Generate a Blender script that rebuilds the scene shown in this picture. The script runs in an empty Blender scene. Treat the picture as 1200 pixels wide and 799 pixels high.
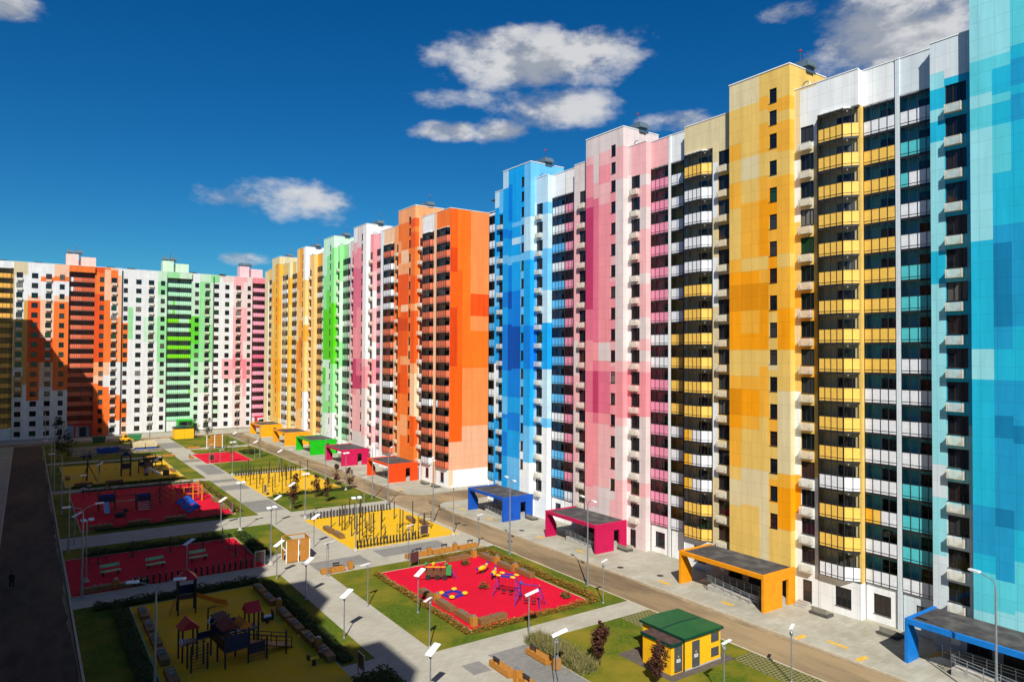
import bpy, math, random
from mathutils import Vector, Matrix
random.seed(7)
C = bpy.data.collections.new('scene'); bpy.context.scene.collection.children.link(C)
R = math.radians
# ---------------------------------------------------------------- helpers
def lin(h, k=1.0):
    h = h.lstrip('#'); o = []
    for i in (0, 2, 4):
        c = int(h[i:i+2], 16)/255.0
        o.append(min(0.92, k*(c/12.92 if c <= .04045 else ((c+.055)/1.055)**2.4)))
    return (o[0], o[1], o[2], 1.0)
class MB:
    """collects faces with material slot and colour; builds ONE mesh object"""
    def __init__(s): s.v=[]; s.f=[]; s.m=[]; s.c=[]
    def face(s, pts, m=0, c=(1,1,1,1)):
        n=len(s.v); s.v.extend(pts); s.f.append(tuple(range(n,n+len(pts)))); s.m.append(m); s.c.append(c)
    def box(s, x0,x1,y0,y1,z0,z1, m=0, c=(1,1,1,1)):
        if x0>x1: x0,x1=x1,x0
        if y0>y1: y0,y1=y1,y0
        if z0>z1: z0,z1=z1,z0
        a=[(x0,y0,z0),(x1,y0,z0),(x1,y1,z0),(x0,y1,z0),(x0,y0,z1),(x1,y0,z1),(x1,y1,z1),(x0,y1,z1)]
        n=len(s.v); s.v.extend(a)
        for q in ((0,3,2,1),(4,5,6,7),(0,1,5,4),(1,2,6,5),(2,3,7,6),(3,0,4,7)):
            s.f.append(tuple(n+i for i in q)); s.m.append(m); s.c.append(c)
    def obox(s, cx,cy,z0, lx,ly,lz, rz=0, tilt=0, m=0, c=(1,1,1,1)):
        """box of size lx,ly,lz standing at z0, tilted about its x axis then turned by rz"""
        M=Matrix.Translation((cx,cy,z0+lz/2)) @ Matrix.Rotation(rz,4,'Z') @ Matrix.Rotation(tilt,4,'X')
        t=MB(); t.box(-lx/2,lx/2,-ly/2,ly/2,-lz/2,lz/2,m,c); s.add(t,M)
    def add(s, o, M=None):
        n=len(s.v); s.v.extend([tuple(M@Vector(p)) for p in o.v] if M else o.v)
        s.f.extend([tuple(n+i for i in f) for f in o.f]); s.m.extend(o.m); s.c.extend(o.c)
    def tube(s, p0,p1,r0,r1=None,n=8,m=0,c=(1,1,1,1),cap=True):
        r1=r0 if r1 is None else r1
        p0=Vector(p0); p1=Vector(p1); d=(p1-p0)
        if d.length<1e-6: return
        d.normalize(); a=d.orthogonal().normalized(); b=d.cross(a); k=len(s.v)
        for p,r in ((p0,r0),(p1,r1)):
            for i in range(n):
                t=2*math.pi*i/n; s.v.append(tuple(p+a*(r*math.cos(t))+b*(r*math.sin(t))))
        for i in range(n):
            j=(i+1)%n; s.f.append((k+i,k+j,k+n+j,k+n+i)); s.m.append(m); s.c.append(c)
        if cap:
            s.f.append(tuple(k+i for i in reversed(range(n)))); s.m.append(m); s.c.append(c)
            s.f.append(tuple(k+n+i for i in range(n))); s.m.append(m); s.c.append(c)
    def path(s, pts, r, n=7, m=0, c=(1,1,1,1)):
        for a,b in zip(pts,pts[1:]): s.tube(a,b,r,r,n,m,c)
    def lathe(s, prof, cx=0,cy=0,n=12,m=0,c=(1,1,1,1)):
        k=len(s.v)
        for r,z in prof:
            for i in range(n):
                t=2*math.pi*i/n; s.v.append((cx+r*math.cos(t),cy+r*math.sin(t),z))
        for q in range(len(prof)-1):
            for i in range(n):
                j=(i+1)%n; s.f.append((k+q*n+i,k+q*n+j,k+(q+1)*n+j,k+(q+1)*n+i)); s.m.append(m); s.c.append(c)
        s.f.append(tuple(k+i for i in reversed(range(n)))); s.m.append(m); s.c.append(c)
        q=len(prof)-1; s.f.append(tuple(k+q*n+i for i in range(n))); s.m.append(m); s.c.append(c)
    def ball(s, c0, r, sx=1,sy=1,sz=1,n=10,m=0,c=(1,1,1,1)):
        h=n//2; pr=[(max(.02*r,r*math.sin(math.pi*i/h)),-r*math.cos(math.pi*i/h)) for i in range(h+1)]
        t=MB(); t.lathe(pr,0,0,n,m,c); s.add(t,Matrix.Translation(c0)@Matrix.Diagonal((sx,sy,sz,1)))
    def prism(s, poly, axis, a0, a1, m=0, c=(1,1,1,1)):
        """extrude a 2-D polygon along axis 0/1/2 from a0 to a1"""
        def P(q,a):
            if axis==0: return (a,q[0],q[1])
            if axis==1: return (q[0],a,q[1])
            return (q[0],q[1],a)
        n=len(poly); k=len(s.v)
        s.v.extend([P(q,a0) for q in poly]+[P(q,a1) for q in poly])
        s.f.append(tuple(k+i for i in range(n))); s.f.append(tuple(k+n+i for i in reversed(range(n))))
        s.m+= [m,m]; s.c+=[c,c]
        for i in range(n):
            j=(i+1)%n; s.f.append((k+i,k+n+i,k+n+j,k+j)); s.m.append(m); s.c.append(c)
    def mesh(s, name, mats, smooth=False, fix=True):
        me=bpy.data.meshes.new(name); me.from_pydata(s.v,[],s.f)
        for m in (mats if isinstance(mats,(list,tuple)) else [mats]): me.materials.append(m)
        me.polygons.foreach_set('material_index', s.m)
        at=me.color_attributes.new('Col','FLOAT_COLOR','CORNER'); buf=[]
        for f,c in zip(s.f,s.c): buf.extend(list(c)*len(f))
        at.data.foreach_set('color', buf)
        if smooth: me.polygons.foreach_set('use_smooth',[True]*len(s.f))
        me.update(); return me
    def split(s):
        """clusters of faces that touch one another, each as its own MB"""
        n=len(s.v); par=list(range(n))
        def find(a):
            while par[a]!=a: par[a]=par[par[a]]; a=par[a]
            return a
        for f in s.f:
            for q in f[1:]: par[find(q)]=find(f[0])
        isl={}
        for i,p in enumerate(s.v):
            b=isl.setdefault(find(i),[1e9,1e9,1e9,-1e9,-1e9,-1e9])
            for k in range(3): b[k]=min(b[k],p[k]); b[k+3]=max(b[k+3],p[k])
        ks=list(isl); cl={k:k for k in ks}
        def fc(a):
            while cl[a]!=a: a=cl[a]
            return a
        for i,a in enumerate(ks):
            for b in ks[:i]:
                A,B=isl[a],isl[b]
                if all(A[k]<=B[k+3]+.03 and B[k]<=A[k+3]+.03 for k in range(3)): cl[fc(a)]=fc(b)
        out={}
        for f,m,c in zip(s.f,s.m,s.c): out.setdefault(fc(find(f[0])),MB()).face([s.v[i] for i in f],m,c)
        return list(out.values())
    def build_split(s, name, mats, parent=None):
        for q in s.split(): q.build(name,mats,parent)
    def build(s, name, mats, parent=None, loc=None, smooth=False):
        return link(name, s.mesh(name, mats, smooth), parent, loc)
def link(name, me, parent=None, loc=None, rz=0):
    o=bpy.data.objects.new(name, me); C.objects.link(o)
    if parent: o.parent=parent
    if loc: o.location=loc
    if rz: o.rotation_euler=(0,0,rz)
    return o
def tag(o, label, cat, group=None):
    o['label']=label; o['category']=cat
    if group: o['group']=group
    return o
def thing(name, label, cat, loc=(0,0,0), rz=0, group=None):
    o=link(name, None, None, loc, rz); return tag(o,label,cat,group)
def struct(name, mb, mats, loc=None):
    o=mb.build(name, mats, None, loc); o['kind']='structure'; return o
def copy_tree(o, parent=None):
    c=o.copy(); C.objects.link(c); c.parent=parent
    for ch in KIDS.get(o.name, []): copy_tree(ch, c)
    return c
KIDS={}
def kids(o):
    """remember the children of a prototype so that copies are cheap"""
    for x in C.objects:
        if x.parent is not None: KIDS.setdefault(x.parent.name,[])
    for k in KIDS: KIDS[k]=[]
    for x in C.objects:
        if x.parent is not None: KIDS[x.parent.name].append(x)
def place(proto, loc, rz, label, group=None, first=[set()]):
    if proto.name not in first[0]: first[0].add(proto.name); o=proto
    else: o=copy_tree(proto)
    o.location=loc; o.rotation_euler=(0,0,rz); o['label']=label
    if group: o['group']=group
    return o
# ---------------------------------------------------------------- materials
def nodes(name):
    m=bpy.data.materials.new(name); m.use_nodes=True; nt=m.node_tree
    return m, nt, nt.nodes['Principled BSDF']
def N(nt, t, **k):
    n=nt.nodes.new(t)
    for a,b in k.items():
        if a in n.inputs: n.inputs[a].default_value=b
        else: setattr(n,a,b)
    return n
def setp(b, rough=.6, spec=.4, metal=0):
    b.inputs['Roughness'].default_value=rough; b.inputs['Specular IOR Level'].default_value=spec; b.inputs['Metallic'].default_value=metal
def noisy(name, c1, c2, scale=3.0, rough=.7, spec=.3, metal=0, detail=4, c3=None, scale2=.15, bump=0, stretch=(1,1,1), lo=.35, hi=.65):
    """base colour wanders between c1 and c2 (and c3 in large stains)"""
    m,nt,b=nodes(name); setp(b,rough,spec,metal)
    tc=N(nt,'ShaderNodeTexCoord'); mp=N(nt,'ShaderNodeMapping'); mp.inputs['Scale'].default_value=stretch
    nt.links.new(tc.outputs['Object'],mp.inputs['Vector'])
    n1=N(nt,'ShaderNodeTexNoise',Scale=scale,Detail=detail,Roughness=.65); nt.links.new(mp.outputs[0],n1.inputs['Vector'])
    r=N(nt,'ShaderNodeValToRGB'); r.color_ramp.elements[0].color=c1; r.color_ramp.elements[1].color=c2
    r.color_ramp.elements[0].position=lo; r.color_ramp.elements[1].position=hi
    nt.links.new(n1.outputs['Fac'],r.inputs['Fac']); out=r.outputs[0]
    if c3:
        n2=N(nt,'ShaderNodeTexNoise',Scale=scale2,Detail=5,Roughness=.6); nt.links.new(mp.outputs[0],n2.inputs['Vector'])
        r2=N(nt,'ShaderNodeValToRGB'); r2.color_ramp.elements[0].position=.44; r2.color_ramp.elements[1].position=.64
        nt.links.new(n2.outputs['Fac'],r2.inputs['Fac'])
        mx=N(nt,'ShaderNodeMixRGB'); nt.links.new(r2.outputs[0],mx.inputs['Fac']); nt.links.new(out,mx.inputs['Color1']); mx.inputs['Color2'].default_value=c3
        out=mx.outputs[0]
    nt.links.new(out,b.inputs['Base Color'])
    if bump:
        bp=N(nt,'ShaderNodeBump',Strength=bump,Distance=.05); nt.links.new(n1.outputs['Fac'],bp.inputs['Height']); nt.links.new(bp.outputs[0],b.inputs['Normal'])
    return m
def flat(name, c, rough=.5, spec=.4, metal=0, var=.12, scale=2.5):
    c2=tuple(min(.95,x*(1+var)) for x in c[:3])+(1,); c1=tuple(x*(1-var) for x in c[:3])+(1,)
    return noisy(name,c1,c2,scale,rough,spec,metal)
def facade_mat():
    m,nt,b=nodes('facade_panels'); setp(b,.5,.35)
    at=N(nt,'ShaderNodeAttribute',attribute_name='Col')
    tc=N(nt,'ShaderNodeTexCoord'); geo=N(nt,'ShaderNodeNewGeometry')
    tv=N(nt,'ShaderNodeVectorTransform',vector_type='NORMAL',convert_from='WORLD',convert_to='OBJECT'); nt.links.new(geo.outputs['Normal'],tv.inputs[0])
    sx=N(nt,'ShaderNodeSeparateXYZ'); nt.links.new(tc.outputs['Object'],sx.inputs[0])
    sn=N(nt,'ShaderNodeSeparateXYZ'); nt.links.new(tv.outputs[0],sn.inputs[0])
    ab=N(nt,'ShaderNodeMath',operation='ABSOLUTE'); nt.links.new(sn.outputs['X'],ab.inputs[0])
    gt=N(nt,'ShaderNodeMath',operation='GREATER_THAN'); nt.links.new(ab.outputs[0],gt.inputs[0]); gt.inputs[1].default_value=.7
    mu=N(nt,'ShaderNodeMix'); nt.links.new(gt.outputs[0],mu.inputs[0]); nt.links.new(sx.outputs['X'],mu.inputs[2]); nt.links.new(sx.outputs['Y'],mu.inputs[3])
    cb=N(nt,'ShaderNodeCombineXYZ'); nt.links.new(mu.outputs[0],cb.inputs['X']); nt.links.new(sx.outputs['Z'],cb.inputs['Y'])
    br=N(nt,'ShaderNodeTexBrick'); br.offset=0; br.inputs['Scale'].default_value=1; br.inputs['Brick Width'].default_value=1.22
    br.inputs['Row Height'].default_value=1.4; br.inputs['Mortar Size'].default_value=.016; br.inputs['Mortar Smooth'].default_value=.3
    br.inputs['Color1'].default_value=(.94,.94,.94,1); br.inputs['Color2'].default_value=(1,1,1,1); br.inputs['Mortar'].default_value=(.68,.68,.68,1)
    nt.links.new(cb.outputs[0],br.inputs['Vector'])
    ns=N(nt,'ShaderNodeTexNoise',Scale=.5,Detail=5,Roughness=.7); mp=N(nt,'ShaderNodeMapping'); mp.inputs['Scale'].default_value=(1.8,1.8,.2)
    nt.links.new(tc.outputs['Object'],mp.inputs[0]); nt.links.new(mp.outputs[0],ns.inputs['Vector'])
    mr=N(nt,'ShaderNodeMapRange'); mr.inputs['From Min'].default_value=.3; mr.inputs['From Max'].default_value=.7; mr.inputs['To Min'].default_value=.84; mr.inputs['To Max'].default_value=1.05
    nt.links.new(ns.outputs['Fac'],mr.inputs['Value'])
    m1=N(nt,'ShaderNodeMixRGB',blend_type='MULTIPLY'); m1.inputs['Fac'].default_value=1; nt.links.new(at.outputs['Color'],m1.inputs['Color1']); nt.links.new(br.outputs['Color'],m1.inputs['Color2'])
    m2=N(nt,'ShaderNodeMixRGB',blend_type='MULTIPLY'); m2.inputs['Fac'].default_value=1; nt.links.new(m1.outputs[0],m2.inputs['Color1']); nt.links.new(mr.outputs[0],m2.inputs['Color2'])
    nt.links.new(m2.outputs[0],b.inputs['Base Color'])
    mr2=N(nt,'ShaderNodeMapRange'); mr2.inputs['To Min'].default_value=.38; mr2.inputs['To Max'].default_value=.62; nt.links.new(ns.outputs['Fac'],mr2.inputs['Value']); nt.links.new(mr2.outputs[0],b.inputs['Roughness'])
    return m
def vcol_mat(name, rough=.5, spec=.4, var=.06, scale=3):
    m,nt,b=nodes(name); setp(b,rough,spec)
    at=N(nt,'ShaderNodeAttribute',attribute_name='Col'); tc=N(nt,'ShaderNodeTexCoord')
    ns=N(nt,'ShaderNodeTexNoise',Scale=scale,Detail=4); nt.links.new(tc.outputs['Object'],ns.inputs['Vector'])
    mr=N(nt,'ShaderNodeMapRange'); mr.inputs['From Min'].default_value=.3; mr.inputs['From Max'].default_value=.7; mr.inputs['To Min'].default_value=1-var*2; mr.inputs['To Max'].default_value=1+var
    nt.links.new(ns.outputs['Fac'],mr.inputs['Value'])
    m2=N(nt,'ShaderNodeMixRGB',blend_type='MULTIPLY'); m2.inputs['Fac'].default_value=1; nt.links.new(at.outputs['Color'],m2.inputs['Color1']); nt.links.new(mr.outputs[0],m2.inputs['Color2'])
    nt.links.new(m2.outputs[0],b.inputs['Base Color']); return m
def pane_mat():
    m,nt,b=nodes('window_glass'); setp(b,.04,.6)
    oi=N(nt,'ShaderNodeObjectInfo'); r=N(nt,'ShaderNodeValToRGB'); e=r.color_ramp.elements
    e[0].color=(.006,.008,.012,1); e[1].color=(.02,.012,.012,1); e[1].position=.5
    for p,c in ((.66,(.012,.016,.022,1)),(.76,(.035,.035,.038,1)),(.86,(.09,.082,.07,1)),(.9,(.05,.02,.018,1)),(.94,(.16,.15,.13,1)),(.97,(.012,.05,.02,1))):
        x=e.new(p); x.color=c
    r.color_ramp.interpolation='CONSTANT'; nt.links.new(oi.outputs['Random'],r.inputs['Fac']); nt.links.new(r.outputs[0],b.inputs['Base Color']); return m
def clear_mat():
    m=bpy.data.materials.new('balcony_glass'); m.use_nodes=True; nt=m.node_tree; nt.nodes.clear()
    o=N(nt,'ShaderNodeOutputMaterial'); t=N(nt,'ShaderNodeBsdfTransparent'); t.inputs[0].default_value=(.94,.96,.97,1)
    g=N(nt,'ShaderNodeBsdfGlossy'); g.inputs['Roughness'].default_value=.03
    f=N(nt,'ShaderNodeFresnel',IOR=1.3); mx=N(nt,'ShaderNodeMixShader'); nt.links.new(f.outputs[0],mx.inputs[0]); nt.links.new(t.outputs[0],mx.inputs[1]); nt.links.new(g.outputs[0],mx.inputs[2]); nt.links.new(mx.outputs[0],o.inputs[0]); return m
FAC=facade_mat(); VC=vcol_mat('painted_panels'); PANE=pane_mat(); CLEAR=clear_mat()
FRAME=flat('dark_window_frame',(.022,.018,.017,1),.45); DARKM=flat('dark_metal',(.02,.02,.022,1),.45,.5)
BASKET=flat('cream_perforated_steel',(.6,.57,.48,1),.5); ROOFM=noisy('roof_membrane',(.035,.033,.034,1),(.07,.065,.065,1),1.5,.9,.2,c3=(.1,.095,.09,1),scale2=.6)
GALV=flat('galvanised_steel',(.3,.33,.36,1),.4,.5,.6); VENT=flat('vent_sheet_metal',(.2,.27,.31,1),.35,.5,.5); WHITEP=flat('white_paint',(.8,.8,.79,1),.45,.4,0,.05)
WOOD=noisy('stained_wood',(.31,.12,.016,1),(.46,.2,.034,1),3,.6,.3,stretch=(1,6,8)); WOODD=noisy('dark_stained_wood',(.14,.07,.025,1),(.24,.125,.045,1),3,.6,.3,stretch=(1,6,8))
CONC=noisy('concrete',(.3,.29,.26,1),(.42,.4,.36,1),2,.85,.2,c3=(.34,.31,.26,1),scale2=.3)
FS={'w':'e8ebec','c':'dccb9e','l':'e6c06a','m':'efb040','s':'f3a012','d':'e09408'}
def pal(**k): return {a:lin(b,.98) for a,b in k.items()}
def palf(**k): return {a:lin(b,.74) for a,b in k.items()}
PY_=pal(w='e9ebea',c='dccb9e',l='e6bf66',m='f0ae38',s='f59e08',d='e08f04')
PP_=pal(w='eeeae8',g='ddcdca',a='efb3b4',b='f0949c',c='e2718a',d='c43c68')
PB_=pal(w='eef2f4',p='bcdcee',l='68bdf2',m='10a0ea',s='007ede',d='004cac')
PT_=pal(w='d2dce0',p='92d8e0',l='5accda',m='1cb4d6',s='1a9aca',d='0a7cac')
PO_=pal(w='eeeeee',c='fac8a0',a='fca66e',i='fd9038',b='fb7a2c',s='f15a12',d='d8480a')
PG_=pal(w='eef0ee',p='cdf0d2',l='94e692',m='6adc4c',s='56d206')
PH_=pal(w='f0eeea',c='f6dcb4',l='fbc478',m='ffa834',s='ff9408',d='e07c04')
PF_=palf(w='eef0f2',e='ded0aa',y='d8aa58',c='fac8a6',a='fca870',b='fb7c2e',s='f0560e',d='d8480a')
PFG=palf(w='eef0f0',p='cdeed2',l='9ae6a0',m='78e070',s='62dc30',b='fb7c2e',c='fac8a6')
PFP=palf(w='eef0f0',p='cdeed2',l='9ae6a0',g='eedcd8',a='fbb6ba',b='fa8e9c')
MOS = {
 'yA':[('c',51.45),('l',47.6),('m',45.85),('l',43.4),('m',40.6),('l',35.0),('m',33.6),('s',32.2),('d',29.4),('s',25.2),('l',22.4),('m',21.0),('d',18.2),('s',16.8),('m',12.6),('l',11.2),('c',8.4),('l',-1.0)],
 'yB':[('c',51.45),('l',45.85),('c',43.4),('l',40.95),('m',35.0),('l',33.6),('s',32.2),('d',29.4),('m',26.95),('s',25.2),('l',22.4),('m',21.0),('s',18.2),('m',16.8),('l',12.6),('c',8.75),('l',-1.0)],
 'yC':[('l',51.8),('m',50.4),('l',49.0),('m',45.85),('l',43.4),('m',40.95),('s',35.0),('l',33.6),('m',32.2),('d',29.4),('s',25.2),('l',23.45),('m',20.65),('m',18.2),('l',12.6),('c',-1.0)],
 'yD':[('l',51.45),('m',50.05),('l',48.65),('m',45.85),('l',43.05),('m',42.0),('s',38.85),('m',35.7),('s',32.2),('m',29.05),('l',24.15),('c',23.1),('l',18.9),('m',15.4),('l',11.9),('m',9.45),('l',-1.0)],
 'yE':[('l',51.1),('m',49.7),('l',48.65),('m',45.5),('l',43.05),('m',35.0),('l',33.6),('m',29.4),('s',25.2),('l',21.0),('c',12.6),('m',11.2),('s',7.0),('l',-1.0)],
 'yWa':[('c',44.45),('w',38.15),('l',31.15),('m',29.4),('c',25.9),('l',21.0),('w',12.6),('m',11.2),('s',8.75),('w',-1.0)],
 'yWb':[('c',51.45),('w',45.5),('c',37.8),('l',31.85),('m',21.0),('l',12.6),('w',4.2),('w',-1.0)],
 'yVa':[('c',46.55),('w',40.25),('c',35.7),('w',30.1),('c',19.25),('w',10.85),('c',-1.0)],
 'yVb':[('c',45.15),('l',35.7),('c',26.25),('l',14.7),('c',-1.0)],
 'pA':[('g',51.8),('a',50.75),('b',46.2),('c',44.8),('d',30.8),('c',26.6),('b',22.4),('c',16.8),('b',6.65),('a',3.85),('g',-1.0)],
 'pB':[('g',50.4),('g',47.95),('a',45.85),('c',26.25),('b',23.8),('c',22.4),('d',16.8),('c',15.4),('b',7.0),('a',4.2),('g',-1.0)],
 'pC':[('g',51.8),('a',50.05),('b',47.6),('a',44.8),('b',26.25),('g',23.8),('b',22.4),('c',16.8),('b',15.4),('a',7.0),('g',-1.0)],
 'pD':[('g',51.8),('a',47.6),('b',37.8),('a',34.3),('b',26.25),('a',23.1),('b',15.05),('a',8.4),('g',5.6),('a',-1.0)],
 'pE':[('g',51.8),('a',47.6),('g',23.8),('a',22.4),('b',16.45),('a',15.4),('g',8.4),('a',-1.0)],
 'pWa':[('g',47.95),('w',23.8),('a',22.4),('b',16.45),('w',8.75),('a',7.0),('w',-1.0)],
 'pWb':[('a',47.6),('g',46.2),('a',43.4),('g',40.6),('a',35.0),('g',33.6),('a',29.4),('g',26.6),('a',25.2),('g',23.8),('a',22.4),('b',16.8),('g',8.4),('a',6.65),('g',-1.0)],
 'pVa':[('g',45.15),('a',26.6),('g',21.7),('a',16.8),('g',11.9),('a',9.45),('g',-1.0)],
 'pVb':[('g',44.8),('a',28.7),('b',21.7),('a',14.7),('g',-1.0)],
 'bA':[('p',51.45),('m',44.8),('s',43.4),('m',40.6),('l',39.2),('m',34.65),('s',32.2),('m',29.4),('s',22.05),('m',17.85),('l',15.05),('s',14.35),('m',12.25),('s',8.4),('m',-1.0)],
 'bB':[('m',51.8),('s',45.85),('m',44.45),('s',43.05),('m',40.25),('l',38.85),('s',34.65),('d',31.85),('s',29.4),('d',22.05),('s',17.85),('m',15.4),('s',12.6),('m',8.4),('l',-1.0)],
 'bC':[('m',45.5),('l',44.8),('m',43.05),('p',42.0),('m',40.25),('l',39.2),('m',34.65),('s',29.05),('d',22.4),('s',17.85),('m',15.4),('s',12.6),('m',8.4),('l',-1.0)],
 'bD':[('m',46.55),('l',29.05),('m',22.4),('l',10.85),('w',-1.0)],
 'bE':[('l',45.85),('p',40.6),('l',39.2),('m',35.0),('m',29.05),('s',22.4),('m',13.65),('l',8.05),('w',-1.0)],
 'bWa':[('p',47.95),('w',40.6),('l',34.65),('l',29.4),('s',22.4),('l',16.1),('p',8.4),('w',-1.0)],
 'bWb':[('p',47.6),('l',45.85),('p',40.6),('l',34.3),('p',29.4),('m',22.4),('p',15.05),('l',13.65),('w',-1.0)],
 'bVa':[('p',49.0),('m',40.95),('l',32.55),('m',23.1),('w',14.0),('m',4.2),('m',-1.0)],
 'bVb':[('l',47.95),('m',26.6),('s',21.0),('m',-1.0)],
 'tA':[('p',48.65),('l',45.85),('p',44.8),('l',43.05),('p',33.95),('m',25.2),('p',22.75),('m',12.6),('s',8.75),('m',7.35),('l',4.2),('p',-1.0)],
 'tB':[('p',48.65),('l',47.6),('m',45.5),('l',44.8),('m',43.05),('l',39.2),('m',35.0),('s',33.6),('d',26.95),('s',25.2),('m',22.75),('s',19.95),('d',18.2),('s',12.6),('d',11.2),('s',7.0),('l',4.55),('p',-1.0)],
 'tC':[('l',49.0),('m',47.95),('s',45.85),('m',45.15),('s',43.05),('m',35.0),('s',26.95),('m',22.75),('s',19.25),('d',17.85),('s',11.2),('m',8.75),('l',4.9),('p',-1.0)],
 'tWa':[('w',49.0),('p',47.6),('m',45.85),('p',44.8),('m',43.05),('p',33.6),('m',30.8),('p',15.4),('w',12.6),('p',7.7),('w',-1.0)],
 'tWb':[('w',48.3),('m',36.4),('l',30.8),('m',18.9),('p',11.9),('w',-1.0)],
 'oA':[('a',51.45),('b',47.95),('a',45.5),('b',43.4),('a',40.95),('s',34.3),('b',32.2),('d',29.4),('s',24.15),('b',20.65),('d',16.45),('b',10.85),('a',-1.0)],
 'oB':[('a',51.45),('b',45.85),('c',43.05),('a',40.95),('s',34.65),('c',33.25),('s',31.85),('d',29.4),('s',24.15),('a',22.4),('s',20.65),('s',16.45),('b',12.25),('a',8.05),('b',-1.0)],
 'oD':[('a',52.15),('b',44.45),('a',40.6),('b',27.3),('a',20.3),('b',-1.0)],
 'oE':[('a',51.8),('s',50.05),('b',49.0),('s',45.85),('b',40.25),('s',34.65),('a',33.25),('s',22.75),('a',20.65),('c',12.25),('s',6.3),('b',-1.0)],
 'oV':[('a',39.9),('b',27.3),('c',14.7),('a',-1.0)],
 'oWa':[('c',44.1),('a',35.7),('c',23.8),('w',13.65),('c',3.5),('w',-1.0)],
 'eA':[('b',44.45),('d',39.9),('b',33.25),('d',22.4),('b',8.4),('c',-1.0)],
 'eB':[('i',40.25),('b',22.4),('b',8.4),('c',-1.0)],
 'eC':[('i',22.05),('a',11.2),('c',-1.0)],
 'eD':[('a',36.05),('s',31.85),('a',29.05),('i',22.05),('a',11.2),('c',-1.0)],
 'qA':[('w',50.75),('a',48.3),('b',44.8),('c',30.8),('b',23.45),('d',16.45),('b',15.05),('a',6.65),('g',-1.0)],
 'qB':[('g',49.35),('b',44.45),('c',35.35),('b',23.45),('c',19.6),('d',16.45),('a',6.65),('g',-1.0)],
 'qE':[('w',23.45),('a',21.7),('b',16.8),('g',8.05),('a',5.95),('g',-1.0)],
 'qWa':[('w',23.45),('a',19.6),('w',-1.0)],
 'qWb':[('b',43.4),('a',38.85),('w',35.0),('a',27.3),('w',23.45),('b',17.85),('w',8.4),('a',4.55),('w',-1.0)],
 'gA':[('p',44.8),('l',36.05),('s',23.1),('p',21.0),('s',16.8),('l',9.45),('p',-1.0)],
 'gB':[('p',49.7),('l',40.95),('m',35.7),('s',23.1),('p',12.6),('l',9.45),('w',-1.0)],
 'gE':[('p',51.45),('l',37.45),('s',22.05),('l',9.8),('w',-1.0)],
 'gWa':[('p',43.05),('w',34.3),('s',22.05),('l',9.8),('w',-1.0)],
 'gWb':[('l',42.7),('p',27.65),('l',21.35),('p',-1.0)],
 'hA':[('l',47.6),('m',42.7),('l',28.0),('s',18.55),('m',8.75),('l',-1.0)],
 'hB':[('m',44.8),('m',37.8),('l',33.95),('m',29.05),('d',22.05),('m',9.1),('l',4.2),('l',-1.0)],
 'hE':[('w',45.15),('l',35.0),('c',32.55),('m',28.0),('l',22.05),('l',14.0),('w',-1.0)],
 'zA':[('c',47.25),('m',39.2),('l',29.75),('m',15.05),('l',-1.0)],
 'zB':[('c',52.15),('m',41.65),('s',33.6),('m',23.1),('s',12.6),('m',4.9),('l',-1.0)],
 'f1':[('e',46.2),('w',33.95),('y',20.3),('w',17.85),('y',11.9),('w',-1.0)],
 'f1b':[('e',46.55),('w',39.2),('y',27.65),('y',15.4),('w',-1.0)],
 'f2':[('w',40.6),('c',39.2),('s',21.7),('b',10.85),('w',-1.0)],
 'f2b':[('w',39.2),('s',32.55),('b',21.7),('s',13.65),('w',-1.0)],
 'f3':[('w',46.2),('b',44.8),('w',39.55),('c',28.7),('s',21.7),('c',14.7),('w',-1.0)],
 'f3b':[('w',39.55),('c',28.7),('s',21.7),('c',14.7),('w',-1.0)],
 'f4':[('c',50.05),('c',46.55),('b',45.15),('w',40.95),('c',39.2),('b',21.7),('b',13.65),('w',-1.0)],
 'f5':[('s',48.3),('b',42.0),('s',21.7),('a',17.85),('c',15.4),('b',10.15),('s',-1.0)],
 'f6a':[('b',49.35),('c',40.25),('b',21.7),('c',17.85),('w',14.35),('b',-1.0)],
 'f6b':[('c',49.35),('b',45.15),('c',39.55),('w',35.0),('b',21.7),('w',12.25),('b',4.2),('w',-1.0)],
 'f6c':[('w',47.95),('c',39.55),('c',35.35),('a',21.7),('w',11.9),('b',4.2),('w',-1.0)],
 'g1':[('w',33.6),('b',21.7),('w',9.8),('b',4.9),('c',-1.0)],
 'g1b':[('w',38.5),('l',28.7),('w',-1.0)],
 'g2':[('w',35.7),('p',28.0),('w',-1.0)],
 'g3':[('w',30.8),('p',22.75),('l',20.3),('w',7.0),('w',-1.0)],
 'g4':[('p',46.9),('l',42.7),('p',36.05),('l',21.7),('p',10.85),('w',-1.0)],
 'g5':[('w',47.25),('p',36.4),('s',27.65),('m',22.75),('l',17.5),('p',-1.0)],
 'g6':[('p',47.6),('l',33.95),('l',21.7),('p',11.9),('w',-1.0)],
 'g7':[('l',47.6),('p',33.95),('l',21.7),('w',-1.0)],
 'p1':[('w',9.1),('w',-1.0)],
 'p1b':[('l',47.6),('w',9.1),('p',3.15),('w',-1.0)],
 'p2':[('g',47.95),('w',22.75),('a',16.1),('w',-1.0)],
 'p3':[('a',45.85),('g',39.9),('a',24.15),('b',19.6),('a',14.35),('g',-1.0)],
 'p4':[('a',48.3),('g',39.9),('a',28.7),('g',22.75),('b',16.1),('a',10.15),('g',-1.0)],
 'p5':[('g',22.75),('a',16.1),('w',-1.0)],
}
SKYSAT=1.4; SKYVAL=.98; SKYSTR=.05; SUN=5.0; EXPO=.45; SKYTINT=(.34,.97,1.17,1)
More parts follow.
